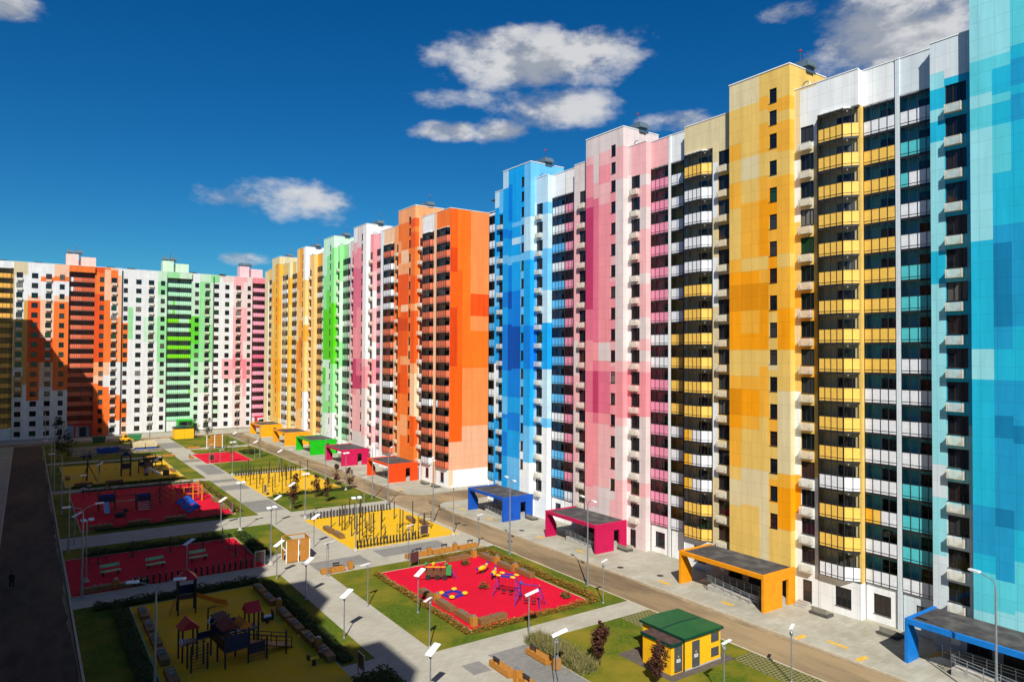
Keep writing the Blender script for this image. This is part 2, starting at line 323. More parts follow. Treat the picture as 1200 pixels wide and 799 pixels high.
CLOUDS= [(0.6412, 0.4028, 0.1685, 0.0431, 1.15), (0.6635, 0.3383, 0.0847, 0.0367, 0.8), (0.5112, 0.3093, 0.0511, 0.0144, 0.8), (0.5903, 0.3109, 0.0464, 0.0188, 0.8), (0.2797, 0.2024, 0.0947, 0.0288, 0.85), (0.2375, 0.1258, 0.0387, 0.0112, 1.0), (1.1157, 0.3844, 0.113, 0.0675, 1.2), (0.8366, 0.3162, 0.0548, 0.0172, 0.8), (0.9812, 0.4314, 0.0314, 0.0095, 0.3), (-0.0223, 0.384, 0.0363, 0.0171, 0.9), (0.5048, 0.3507, 0.0608, 0.0129, 0.45)]
# ---------------------------------------------------------------- facades
ROOFZ=51.7; TOWZ=54.3; FL=2.8; NF=16
def fz(k): return 3.46+FL*k                    # underside of storey k
WC={}
def window_mesh(w,h,kind):
    """frame (set back in its opening) and pane, origin at the centre of the opening on the wall face; front is -Y"""
    key=(round(w,2),round(h,2),kind)
    if key in WC: return WC[key]
    f=MB(); t=.075; y0,y1=.07,.15
    f.box(-w/2,w/2,y0,y1,-h/2,-h/2+t); f.box(-w/2,w/2,y0,y1,h/2-t,h/2)
    f.box(-w/2,-w/2+t,y0,y1,-h/2+t,h/2-t); f.box(w/2-t,w/2,y0,y1,-h/2+t,h/2-t)
    if kind=='room':
        for x in (-w*.14,w*.2) if w>1.2 else (0,): f.box(x-.04,x+.04,y0+.01,y1-.01,-h/2+t,h/2-t)
    elif kind=='stair': f.box(-w/2+t,w/2-t,y0+.01,y1-.01,h*.22,h*.22+.06)
    elif kind=='far': f.box(-.03,.03,y0+.01,y1-.01,-h/2+t,h/2-t)
    f.box(-w/2-.03,w/2+.03,-.05,.07,-h/2-.03,-h/2)      # sill
    p=MB(); p.face([(-w/2+t,.12,-h/2+t),(w/2-t,.12,-h/2+t),(w/2-t,.12,h/2-t),(-w/2+t,.12,h/2-t)])
    WC[key]=(f.mesh('window',FRAME),p.mesh('pane',PANE)); return WC[key]
def add_window(root,u,y,z,w,h,kind,panes=True):
    f,p=window_mesh(w,h,kind); o=link('window',f,root,(u,y,z))
    link('pane',p,o)
BK=[]
def basket_mesh():
    if BK: return BK[0]
    b=MB(); w,d,h=1.25,.46,.74
    for i in range(9): b.box(-w/2,w/2,-d,-d+.02,-h/2+i*h/9,-h/2+i*h/9+.052)
    for s in (-1,1):
        for i in range(9): b.box(s*w/2-.012,s*w/2+.012,-d+.02,0,-h/2+i*h/9,-h/2+i*h/9+.05)
    for i in range(7): b.box(-w/2+.012,w/2-.012,-d+.02+i*.07,-d+.06+i*.07,-h/2-.012,-h/2+.0)
    for s in (-1,1): b.box(s*w/2-.02,s*w/2+.02,-d-.012,-d+.03,-h/2-.012,h/2+.01)
    BK.append(b.mesh('air_conditioner_basket',BASKET)); return BK[0]
def colz(rle,z):
    c=rle[0][0]
    for a,zb in rle:
        if z>zb: return a
    return rle[-1][0]
def panel(mb,ua,ub,y,z0,z1,rle,pal,hole=None,side=None):
    """a strip of cladding between ua and ub on plane y, cut by colour bands; hole=(ha,hb,[(z0,z1),...])"""
    cuts={z0,z1}
    for c,zb in rle:
        if z0<zb<z1: cuts.add(zb)
    if hole:
        for a,b in hole[2]:
            for q in (a,b):
                if z0<q<z1: cuts.add(q)
    cuts=sorted(cuts)
    for a,b in zip(cuts,cuts[1:]):
        zc=(a+b)/2; col=pal[colz(rle,zc)]
        if hole and any(p<=zc<=q for p,q in hole[2]):
            ha,hb=hole[0],hole[1]
            if ha>ua+.01: mb.face([(ua,y,a),(ha,y,a),(ha,y,b),(ua,y,b)],0,col)
            if hb<ub-.01: mb.face([(hb,y,a),(ub,y,a),(ub,y,b),(hb,y,b)],0,col)
            continue
        mb.face([(ua,y,a),(ub,y,a),(ub,y,b),(ua,y,b)],0,col)
    if hole:
        ha,hb=hole[0],hole[1]
        for p,q in hole[2]:                       # reveals
            zc=(p+q)/2; col=pal[colz(rle,zc)]; r=y+.16
            mb.face([(ha,y,p),(ha,y,q),(ha,r,q),(ha,r,p)],0,col); mb.face([(hb,y,p),(hb,r,p),(hb,r,q),(hb,y,q)],0,col)
            mb.face([(ha,y,q),(hb,y,q),(hb,r,q),(ha,r,q)],0,col); mb.face([(ha,y,p),(ha,r,p),(hb,r,p),(hb,y,p)],0,col)
def yside(mb,u,ya,yb,z0,z1,rle,pal):
    """cladding on the plane u between depths ya and yb"""
    cuts=sorted({z0,z1}|{zb for c,zb in rle if z0<zb<z1})
    for a,b in zip(cuts,cuts[1:]):
        mb.face([(u,ya,a),(u,yb,a),(u,yb,b),(u,ya,b)],0,pal[colz(rle,(a+b)/2)])
def rep(x): return MOS[x] if isinstance(x,str) and x in MOS else [(x,-1.0)]
BC={}
def balcony_meshes(path,np,colors,h0=1.3,ht=2.66):
    key=(tuple(path),tuple(np),tuple(colors))
    if key in BC: return BC[key]
    gk=(tuple(path),tuple(np))
    pb=MB(); k=0
    g=MB(); doglass=gk not in BC
    for (a,b),n in zip(zip(path,path[1:]),np):
        A=Vector((a[0],a[1])); B=Vector((b[0],b[1])); nrm=Vector((-(B-A).y,(B-A).x)).normalized()*.03
        for i in range(n):
            p=A+(B-A)*(i/n); q=A+(B-A)*((i+1)/n); d=(q-p).normalized()*.025
            p1=p+d; q1=q-d
            for z0,z1 in ((.02,.22),(.26,h0)):
                t=MB(); t.prism([(p1.x,p1.y),(q1.x,q1.y),(q1.x+nrm.x,q1.y+nrm.y),(p1.x+nrm.x,p1.y+nrm.y)],2,z0,z1,0,colors[k%len(colors)]); pb.add(t)
            if doglass:
                g.face([(p.x+nrm.x*.5,p.y+nrm.y*.5,h0+.03),(q.x+nrm.x*.5,q.y+nrm.y*.5,h0+.03),(q.x+nrm.x*.5,q.y+nrm.y*.5,ht-.05),(p.x+nrm.x*.5,p.y+nrm.y*.5,ht-.05)],1)
            k+=1
        if doglass:
            for i in range(n+1):
                p=A+(B-A)*(i/n); w=.075 if i in (0,n) else .045
                g.obox(p.x,p.y,0,w,w+.03,FL)
            mid=(A+B)/2; L=(B-A).length; an=math.atan2((B-A).y,(B-A).x)
            for z0,z1 in ((-.04,.02),(.22,.26),(h0,h0+.045),(ht-.04,FL-.05)): g.obox(mid.x,mid.y,z0,L-.08,.05,z1-z0,an)
    if doglass: BC[gk]=g.mesh('glazing',[DARKM,CLEAR])
    BC[key]=(pb.mesh('balcony',[VC]),BC[gk]); return BC[key]
DR={}
def door_mesh(w):
    w=round(w,1)
    if w in DR: return DR[w]
    d=MB(); a=w
    d.box(-a/2+.85,a/2,-.05,.0,.85,2.2,0); d.box(-a/2,-a/2+.84,-.06,.0,.08,2.25,0)
    d.face([(-a/2+.95,-.055,.85),(a/2-.08,-.055,.85),(a/2-.08,-.055,2.2),(-a/2+.95,-.055,2.2)],1)
    d.face([(-a/2+.1,-.065,.9),(-a/2+.75,-.065,.9),(-a/2+.75,-.065,2.2),(-a/2+.1,-.065,2.2)],1)
    d.ball((-a/2+.3,-.5,2.5),.09,n=6,m=2); d.ball((a/2-.4,-.6,2.5),.08,n=6,m=2)
    DR[w]=d.mesh('balcony_door',[FRAME,PANE,WHITEP]); return DR[w]
def section(name,label,cat,group,loc,rz,pal,segs,back=14.0,ends=(False,False),roof=ROOFZ,simple=False,far=False,z0=0.0,nf=NF,zw=4.86,roofgear=True,headwin=True,tz=TOWZ,headd=6.5):
    """one apartment section: cladding, roof, windows, baskets and balconies; u runs left to right along the front, y is depth"""
    root=thing(name,label,cat,loc,rz,group); mb=MB(); rf=MB(); bays=[]
    n=len(segs); wh=1.62
    coping=lin('d8d8d4')
    def depth(i): return None if i<0 or i>=n else segs[i]['y']
    for i,s in enumerate(segs):
        ua,ub=s['u']; y=s['y']; k=s['k']; top=tz if k=='tower' else s.get('top',roof)
        if k in ('wall','tower'):
            zs=[zw+FL*j for j in range(nf)]
            if k=='tower' and headwin: zs=zs+[zs[-1]+2.42,zs[-1]+4.72]
            if s.get('skip'): zs=[z for j,z in enumerate(zs) if j not in s['skip']]
            for (a,b,pat,win) in s['cols']:
                rle=rep(pat)
                if win:
                    wa,wb=win; w=wb-wa; h=1.5 if k=='tower' else (1.45 if far else wh)
                    panel(mb,a,b,y,z0,top,rle,pal,(wa,wb,[(z-h/2,z+h/2) for z in zs]))
                    for z in zs:
                        add_window(root,(wa+wb)/2,y,z,w,h,'stair' if k=='tower' else ('far' if far else 'room'))
                    if s.get('ac'):
                        for z in zs: link('air_conditioner_basket',basket_mesh(),root,((wa+wb)/2-.06,y-.004,z-wh/2-.48))
                else: panel(mb,a,b,y,z0,top,rle,pal)
            if s.get('door'):
                da,db=s['door']; d=MB(); d.box(da,db,y-.05,y+.02,.15,2.35,0); d.box(da+.1,db-.1,y-.07,y-.052,1.3,2.2,1)
                for j in range(3): d.box(da-.15,db+.15,y-.5-.33*(2-j)-.33,y-.5-.33*(1-j)-.33+.33*0,0.0,.14*(j+1)-.01*0,2)
                d.build('service_door',[DARKM,PANE,CONC],root)
            lc=s['cols'][0][2]; rc=s['cols'][-1][2]
            if k=='tower':
                yb=y+headd
                yside(mb,ua,y,yb,roof-.6,top,rep(lc),pal); yside(mb,ub,y,yb,roof-.6,top,rep(rc),pal)
                mb.face([(ub,yb,roof-.6),(ua,yb,roof-.6),(ua,yb,top),(ub,yb,top)],0,pal[rep(lc)[0][0]])
                rf.box(ua+.1,ub-.1,y+.1,yb-.1,top-.35,top-.2,0)
                rf.box(ua-.05,ub+.05,y-.06,y+.2,top-.01,top+.1,1); rf.box(ua-.05,ua+.2,y+.2,yb,top-.01,top+.1,1); rf.box(ub-.2,ub+.05,y+.2,yb,top-.01,top+.1,1)
        elif k in ('loggia','bay'):
            c=s.get('roomc') or pal[s.get('room','w')]; cw=s.get('wpal',pal)[s.get('par','w')]; yr=y+(.52 if k=='bay' else .88); nb=nf-1 if far else nf
            path=s.get('path') or [(0,0),(ub-ua,0)]; npn=s.get('n') or [max(3,round((ub-ua)/.78))]
            bz=s.get('bz',3.46)
            # room shell
            mb.face([(ua,yr,bz),(ub,yr,bz),(ub,yr,bz+FL*nb),(ua,yr,bz+FL*nb)],0,c)
            mb.face([(ua,path[0][1]+y,bz),(ua,yr,bz),(ua,yr,bz+FL*nb),(ua,path[0][1]+y,bz+FL*nb)],0,c)
            mb.face([(ub,yr,bz),(ub,path[-1][1]+y,bz),(ub,path[-1][1]+y,bz+FL*nb),(ub,yr,bz+FL*nb)],0,c)
            if k=='bay':
                fc=s.get('wpal',pal)[s.get('fin','w')]
                if path[0][1]>.01: mb.face([(ua,y,bz-.1),(ua,y+path[0][1],bz-.1),(ua,y+path[0][1],bz+FL*nb),(ua,y,bz+FL*nb)],0,fc)
                dn=depth(i+1)
                if path[-1][1]>.01 and (dn is None or dn<=y+.01): mb.face([(ub,y+path[-1][1],bz-.1),(ub,y,bz-.1),(ub,y,bz+FL*nb),(ub,y+path[-1][1],bz+FL*nb)],0,fc)
                bays.append((i,ua,ub,y,path,bz,bz+FL*nb,top,s))
            poly=[(ua+p[0],y+p[1]+.035) for p in path]+[(ub,yr-.01),(ua,yr-.01)]
            for j in range(nb+1):
                t=MB(); t.prism(poly,2,bz+FL*j-.1,bz+FL*j+.06,0,lin('e6e4de')); mb.add(t)
            # parapet above and plinth wall below
            yp=y+s.get('pary',0.0)
            panel(mb,ua,ub,yp,bz+FL*nb+.06,top,rep(s.get('par','w')),s.get('wpal',pal))
            mb.face([(ua,yp,bz+FL*nb+.06),(ub,yp,bz+FL*nb+.06),(ub,yr,bz+FL*nb+.06),(ua,yr,bz+FL*nb+.06)],0,cw)
            yg=y+.05 if k=='bay' else y+.12
            if s.get('gwin'):
                ga,gb=s['gwin']; panel(mb,ua,ub,yg,z0,bz-.1,rep('w'),pal,(ga,gb,[(.75,2.6)])); add_window(root,(ga+gb)/2,yg,1.675,gb-ga,1.85,'room')
            else: panel(mb,ua,ub,yg,z0,bz-.1,rep('w'),pal)
            rows=s['rows']
            for j in range(nb):
                code=rows[(nb-1-j)%len(rows)] if isinstance(rows,str) else rows
                tot=sum(npn); cs=s['cc'][code]
                cs=[cs]*tot if isinstance(cs,tuple) and len(cs)==4 and not isinstance(cs[0],tuple) else [cs[q*len(cs)//tot] for q in range(tot)]
                pm,gm=balcony_meshes([(round(p[0],2),round(p[1],2)) for p in path],npn,cs)
                o=link('balcony',pm,root,(ua,y,bz+FL*j))
                link('glazing',gm,o)
                if not far: link('balcony_door',door_mesh(min(1.7,(ub-ua)*.45)),o,((ub-ua)*s.get('dx',.64),.51 if k=='bay' else .87,0))
        # returns towards the neighbours
        for u,j,sd in ((ua,i-1,0),(ub,i+1,1)):
            yn=depth(j)
            if yn is None: continue
            if y<yn-.005:
                pat=s['cols'][0 if sd==0 else -1][2] if 'cols' in s else s.get('ret',s.get('par','w'))
                if k=='bay':
                    B=bays[-1]; pw=s.get('wpal',pal)
                    yside(mb,u,y,yn,z0,B[5]-.1,rep('w'),pal); yside(mb,u,y,yn,B[6]+.06,top,rep(pat),pw)
                    pe=path[0][1] if sd==0 else path[-1][1]; s0,s1=(u,u+.28) if sd==0 else (u-.28,u)
                    mb.box(s0,s1,y+pe-.12,max(yn,y+pe+.1),B[5]-.1,B[6]+.06,0,pw[s.get('fin','w')])
                    continue
                yside(mb,u,y,yn+(0.0),z0,min(top,roof) if k!='tower' else roof-.6,rep(pat),pal)
        if k!='tower': rf.box(ua-.0,ub+.0,y-.05+s.get('pary',0),y+.22+s.get('pary',0),top+.002,top+.09,1)
    U0=segs[0]['u'][0]; U1=segs[-1]['u'][1]; ym=max(s['y'] for s in segs)
    rf.box(U0+.02,U1-.02,ym+.25,back-.1,roof-.75,roof-.6,0)
    mb.face([(U1,back,z0),(U0,back,z0),(U0,back,roof),(U1,back,roof)],0,pal['w'])
    for e,u,s in ((0,U0,segs[0]),(1,U1,segs[-1])):
        if ends[e]: mb.face([(u,s['y'],z0),(u,back,z0),(u,back,roof),(u,s['y'],roof)],0,pal['w'])
    mb.build('wall',[FAC],root); rf.build('roof',[ROOFM,WHITEP],root)
    return root
def roof_gear(root,u,y,z,rz=0):
    """two louvred ventilation cowls and an aerial with a red lamp on a stair head"""
    for du,s in ((0,1.0),(2.2,1.15)):
        v=MB(); v.box(-.7*s,.7*s,-.6,.6,0,.55); v.box(-.95*s,.95*s,-.85,.85,.55,.7)
        v.prism([(-.95*s,.7),(.95*s,.7),(.8*s,1.2),(-.8*s,1.2)],1,-.8,.8); v.box(-.7*s,.7*s,-.65,.65,1.2,1.32)
        for i in range(4): v.box(-.72*s,.72*s,-.64,.64,.08+i*.12,.11+i*.12)
        v.build('ventilation_cowl',VENT,root,(u+du,y,z))
    a=MB(); a.tube((0,0,0),(0,0,2.9),.04,.03,6); a.ball((0,0,2.95),.16,n=6,m=1); a.build('aerial',[DARKM,flatred],root,(u+1.5,y+.5,z))
def roof_hood(root,u,y,z):
    v=MB(); v.box(-.75,.75,-.6,.6,0,.5); v.box(-1.05,1.05,-.9,.9,.55,.68,1)
    for a in (-.7,.7):
        for b in (-.5,.5): v.box(a-.05,a+.05,b-.05,b+.05,.5,.55)
    v.build('chimney_hood',[CONC,DARKM],root,(u,y,z))
def pipe_loop(root,u,y,z):
    v=MB(); pts=[(math.cos(t)*.5,0,.1+math.sin(t)*.7) for t in [math.pi*i/8 for i in range(9)]]; v.path(pts,.06,6); v.path([(p[0]+.9,.2,p[2]*.5) for p in pts],.06,6)
    v.build('roof_pipe',GALV,root,(u,y,z))
flatred=flat('red_lamp',(.5,.02,.02,1),.3)
CP={}
def canopy(root,u0,u1,y0,y1,col,colname,zt=3.55,rail=True):
    """portal canopy over an entrance: y0 front .. y1 wall; parts hang under the canopy roof"""
    key=colname
    if key not in CP: CP[key]=noisy('portal_paint_'+colname,tuple(x*.85 for x in col[:3])+(1,),tuple(min(.95,x*1.08) for x in col[:3])+(1,),1.2,.55,.35,detail=6)
    M=CP[key]
    r=MB(); r.box(u0+.25,u1-.25,y0+.25,y1-.01,zt-.28,zt-.12); c=r.build('entrance_canopy',ROOFM,root)
    f=MB()
    f.box(u0,u1,y0,y0+.25,zt-.42,zt); f.box(u0,u0+.25,y0+.25,y1-.02,zt-.42,zt); f.box(u1-.25,u1,y0+.25,y1-.02,zt-.42,zt)
    f.prism([(y0,-.0),(y0+1.75,0),(y0+1.75,1.5),(y0+.85,zt-.425),(y0,zt-.425)],0,u0,u0+.25)          # left leg, slanted inside
    ym=y0+(y1-y0)*.58
    f.box(u1-.25,u1,y0,ym,0,zt-.425); f.box(u1-.25,u1,ym+1.0,y1-.02,0,zt-.425); f.box(u1-.25,u1,ym,ym+1.0,2.55,zt-.425)
    f.build('portal_frame',M,c)
    w=MB(); yb=y1-.03
    w.box(u0+.3,u1-.3,yb-.06,yb,.0,zt-.3,0); w.box(u0+2.6,u0+4.4,yb-.12,yb-.07,.62,2.9,1); w.box(u0+2.75,u0+3.45,yb-.14,yb-.125,.75,2.7,2); w.box(u0+3.55,u0+4.25,yb-.14,yb-.125,.75,2.7,2)
    w.box(u0+5.2,u1-.35,yb-.13,yb-.07,.5,3.0,1)
    for q in (.3,1.2): w.box(u0+1.0+q*1.3,u0+1.7+q*1.3,yb-.1,yb-.065,.9,2.6,3)
    w.build('entrance_door',[flat('entrance_wall_'+colname,tuple(x*.3+.42 for x in col[:3])+(1,),.6),DARKM,PANE,WHITEP],c)
    pl=MB(); pl.box(u0+1.9,u1-.35,y1-2.9,y1-.2,0,.6,0)
    for j in range(4):
        a=u0+.75+.29*j
        pl.box(a,u0+1.9,y1-2.9,y1-.8,.15*j,.15*(j+1)-.001,0); pl.box(a,a+.1,y1-2.9,y1-.8,.15*(j+1),.15*(j+1)+.006,1)
    pl.prism([(u0+3.2,0),(u1-1.2,0),(u0+3.2,.6)],1,y1-4.3,y1-2.95,0)
    pl.build('steps_and_ramp',[CONC,YELM],c)
    rl=MB()
    def rail_line(p,q,zp,zq,nn):
        p=Vector((p[0],p[1],zp)); q=Vector((q[0],q[1],zq))
        for hh in (.5,.75,.98): rl.tube(p+Vector((0,0,hh)),q+Vector((0,0,hh)),.028,None,6)
        for i in range(nn+1):
            b=p+(q-p)*(i/nn); rl.tube(b,b+Vector((0,0,1.0)),.03,None,6)
    rail_line((u0+3.2,y1-4.3),(u1-1.2,y1-4.3),.6,0,6); rail_line((u0+3.2,y1-2.92),(u1-1.2,y1-2.92),.6,.6,7); rail_line((u0+1.95,y1-2.9),(u0+3.2,y1-2.9),.6,.6,2); rail_line((u0+3.2,y1-4.3),(u0+3.2,y1-2.95),.6,.6,2)
    rl.build('railing',GALV,c)
    return c
YELM=noisy('yellow_marking_paint',lin('e0b040',.7),lin('eec050',.8),3,.7,.3)
# ---------------------------------------------------------------- the buildings
def mk(Yc):
    def S(k,a,b,d,cols=None,**kw):
        s=dict(k=k,u=(Yc-a,Yc-b),y=-d,**kw)
        if cols: s['cols']=[(Yc-p,Yc-q,pat,(Yc-w[0],Yc-w[1]) if w else None) for p,q,pat,w in cols]
        if 'gwin' in s: s['gwin']=(Yc-s['gwin'][0],Yc-s['gwin'][1])
        if 'door' in s: s['door']=(Yc-s['door'][0],Yc-s['door'][1])
        return s
    return S
def K(h,k=.92): return lin(h,k)
WHT=K('e4e6ea'); YEL=K('f2c258'); YED=K('eeb02c'); TEA=K('52c2c8'); PNK=K('eb93ad'); PNL=K('f2c4cc'); BLU=K('5ab4ea'); SAL=K('dd7250',.9); SAP=K('f4b088'); CRM=K('ecd8a4'); GRN=K('9cd8a8'); MAG=K('e86a88'); TLB=K('44b4d8')
NG='joined apartment blocks along the right side of the courtyard'
# blue block
Yc=90.0; S=mk(Yc)
blue=section('apartment_building','tall blue and white apartment block at the gap, with a blue portal','apartment block',NG,(64.2,Yc,0),R(-90),PB_,[
 S('loggia',101.3,98.2,-.9,par='w',room='w',top=48.9,rows='WWWWWBBBBWWBBBBB',cc={'W':WHT,'B':BLU},n=[3],ret='w'),
 S('wall',98.2,94.6,0,[(98.2,96.9,'bVa',None),(96.9,94.6,'bVb',(96.85,95.6))],ac=True),
 S('tower',94.6,87.0,.8,[(94.6,93.03,'bA',None),(93.03,91.94,'bB',None),(91.94,89.57,'bC',None),(89.57,88.67,'bD',(89.5,88.7)),(88.67,87.0,'bE',None)],skip=[0]),
 S('wall',87.0,83.7,0,[(87,86.5,'bWa',None),(86.5,83.7,'bWb',(86.45,84.95))],ac=True),
 S('loggia',83.7,80.68,-.9,par='w',room='l',rows='WWBWBBBBBBBWWBBB'[0:16],cc={'W':WHT,'B':BLU},gwin=(82.9,81.6),ret='w'),
],ends=(False,False))
be=MB(); be.face([(-11.3,.9,0),(-11.3,14,0),(-11.3,14,48.9),(-11.3,.9,48.9)],0,PB_['w']); be.face([(-8.2,0,48.8),(-8.2,14,48.8),(-8.2,14,ROOFZ),(-8.2,0,ROOFZ)],0,PB_['w']); be.box(-11.3,-8.21,.9,14,48.7,48.88,0,PB_['p']); be.build('wall',FAC,blue)
canopy(blue,90-95.9,90-86.0,-6.3,-.8,lin('0a50b4',.85),'blue')
# pink block
Yc=70.0; S=mk(Yc)
pink=section('apartment_building','tall pale pink apartment block with a crimson stripe, between the blue and yellow blocks','apartment block',NG,(64.2,Yc,0),R(-90),PP_,[
 S('loggia',80.62,77.5,-.9,par='w',room='b',rows='PPPPPPPPPPPPPPPL',cc={'P':PNK,'L':WHT},n=[4],ret='g'),
 S('wall',77.5,74.0,0,[(77.5,76.35,'pVa',None),(76.35,74.0,'pVb',(76.3,74.9))],ac=True),
 S('tower',74.0,66.6,.8,[(74,72.44,'pA',None),(72.44,71.35,'pB',None),(71.35,69.04,'pC',None),(69.04,68.02,'pD',(68.95,68.05)),(68.02,66.6,'pE',None)],skip=[0]),
 S('wall',66.6,63.3,0,[(66.6,65.95,'pWa',None),(65.95,63.3,'pWb',(65.93,64.4))],ac=True,skip=[],door=(65.9,65.0)),
 S('loggia',63.3,60.3,-.9,par='a',room='b',rows='PPPPPPPWWPPPPPPP'[0:16],cc={'P':PNK,'W':WHT},n=[4],gwin=(62.6,61.0),ret='w'),
])
canopy(pink,70-76.0,70-65.8,-6.1,-.8,lin('c0094e',.85),'crimson')
# yellow block
Yc=47.0; S=mk(Yc)
bayL=[(0,.25),(.4,-.45),(2.9,-.45),(4.15,.5)]
yellow=section('apartment_building','tall amber yellow apartment block with a cream mosaic tower above a yellow portal','apartment block',NG,(64.2,Yc,0),R(-90),PY_,[
 S('wall',60.3,59.9,-.82,[(60.3,59.9,'w',None)],skip=range(16)),
 S('loggia',59.9,57.0,-.9,par='w',room='l',rows='WWWWWWWYYYYWWWWW',cc={'W':WHT,'Y':YEL},n=[3],wpal=PY_,ret='w'),
 S('bay',57.0,52.8,0,par='c',room='c',rows='YWWWWYYYYYYHHHYY',cc={'Y':YEL,'W':WHT,'H':(YED,YEL,WHT,WHT,WHT,WHT)},path=bayL,n=[1,4,2],pary=0,gwin=(55.6,53.8)),
 S('wall',52.8,49.85,0,[(52.8,52.05,'yVa',None),(52.05,49.85,'yVb',(52.0,50.5))],ac=True),
 S('tower',49.85,42.4,.8,[(49.85,48.33,'yA',None),(48.33,46.04,'yB',None),(46.04,44.92,'yC',None),(44.92,43.86,'yD',(44.8,43.9)),(43.86,42.4,'yE',None)],skip=[0]),
 S('wall',42.4,39.9,0,[(42.4,41.75,'yWa',None),(41.75,39.9,'yWb',(41.72,40.28))],ac=True,door=(41.5,40.6)),
 S('bay',39.9,35.7,0,par='w',room='c',rows='YYYYYYYYYYYYWYYW',cc={'Y':YEL,'W':WHT},path=bayL,n=[1,4,2],pary=0,fin='l',gwin=(38.2,36.6)),
 S('loggia',35.7,32.7,-.9,par='w',roomc=PT_['l'],rows='WYYYYYYYYWWWWHWW',cc={'W':WHT,'Y':YEL,'H':(YED,YEL,WHT,WHT)},n=[4],wpal=PY_,gwin=(35.0,33.4),ret='l'),
])
canopy(yellow,47-52.5,47-41.9,-5.9,-.8,lin('e89408',.85),'amber')
# teal block
Yc=24.0; S=mk(Yc)
teal=section('apartment_building','tall turquoise apartment block at the right edge of the picture','apartment block',NG,(64.2,Yc,0),R(-90),PT_,[
 S('wall',32.7,32.3,-.82,[(32.7,32.3,'w',None)],skip=range(16)),
 S('loggia',32.3,29.3,-.9,par='w',room='l',rows='WTHWWTTTWWWWTTTW',cc={'W':WHT,'T':TEA,'H':(TEA,WHT,WHT,WHT)},n=[4],gwin=(31.2,29.9),ret='w'),
 S('wall',29.3,25.85,0,[(29.3,28.15,'tWa',None),(28.15,25.85,'tWb',(28.1,26.45))],ac=True),
 S('tower',25.85,18.3,.8,[(25.85,24.25,'tA',None),(24.25,22.95,'tB',None),(22.95,20.9,'tC',None),(20.9,19.8,'tB',(20.8,19.9)),(19.8,18.3,'tA',None)],skip=[0]),
 S('wall',18.3,14.0,0,[(18.3,17.6,'tWb',None),(17.6,14.0,'tWa',(17.5,16.0))],ac=True),
],ends=(False,True))
canopy(teal,24-28.9,24-17.8,-5.7,-.8,lin('0a78d0',.85),'azure')
# middle row
MG='joined apartment blocks in the middle row beyond the gap'
Yc=124.0; S=mk(Yc); bayO=[(0,.9),(.9,0),(4.3,0),(5.4,.9)]
orange=section('apartment_building','tall bright orange apartment block with a blank patchwork end wall facing the gap','apartment block',MG,(64.2,Yc,0),R(-90),PO_,[
 S('wall',144.3,142.5,0,[(144.3,142.5,'w',None)],skip=range(16)),
 S('bay',142.5,137.3,0,par='c',room='c',rows='SWWWWSSSSSWWWSSS',cc={'S':SAL,'W':WHT},path=[(0,.3),(.6,-.4),(4.2,-.4),(5.15,.5)],n=[1,4,2]),
 S('wall',137.3,133.7,0,[(137.3,136.3,'oV',None),(136.3,133.7,'oV',(136.2,134.8))],ac=True),
 S('tower',133.7,125.9,.8,[(133.7,132.25,'oA',None),(132.25,129.9,'oB',None),(129.9,128.95,'oB',None),(128.95,127.85,'oD',(128.85,127.95)),(127.85,125.9,'oE',None)],skip=[0]),
 S('wall',125.9,124.2,0,[(125.9,124.2,'oWa',(125.6,124.4))],ac=True),
 S('bay',124.2,119.6,0,par='w',room='c',rows='SSSSSSSSSSSWSSSW',cc={'S':SAL,'W':WHT},path=[(0,.3),(.7,-.4),(3.6,-.4),(4.55,.4)],n=[1,4,2],gwin=(122.6,121.2)),
 S('wall',119.6,118.4,0,[(119.6,118.4,'c',None)],skip=range(16)),
 S('bay',118.4,113.3,0,par='b',room='c',rows='SSSSSSSSSSSHSSSS',cc={'S':SAL,'H':(WHT,WHT,SAL,SAL,SAL,SAL,SAL)},path=[(0,.3),(.7,-.4),(4.3,-.4),(5.08,.1)],n=[1,4,1],gwin=(116.6,115.2)),
],ends=(False,False))
PE_=dict(b=lin('f4640e',.85),i=lin('fb781c',.85),a=lin('fa9450',.82),s=lin('ee5410',.85),d=lin('d84408',.9),c=lin('f6ba94',.8),w=lin('e8e8e8',.8))
em=MB()     # blank end wall facing the camera, in colour bands
for a,b,p in ((0,1.6,'eA'),(1.6,2.75,'eB'),(2.75,4.45,'eC'),(4.45,7.4,'eD'),(7.4,14,'eD')):
    rle=MOS[p]; cuts=sorted({3.2,ROOFZ}|{z for c,z in rle if 3.2<z<ROOFZ})
    for z0,z1 in zip(cuts,cuts[1:]): em.face([(10.73,a,z0),(10.73,b,z0),(10.73,b,z1),(10.73,a,z1)],0,PE_[colz(rle,(z0+z1)/2)])
em.face([(10.73,0,0),(10.73,.9,0),(10.73,.9,3.2),(10.73,0,3.2)],0,PO_['c']); em.face([(10.73,.9,0),(10.73,14,0),(10.73,14,3.2),(10.73,.9,3.2)],0,PO_['w'])
em.box(10.68,10.76,-.05,14,ROOFZ,ROOFZ+.09,0,lin('e8e8e4')); em.build('wall',FAC,orange)
canopy(orange,124-134.2,124-124.0,-7.1,-.8,lin('ee4404',.85),'orange')
Yc=154.0; S=mk(Yc)
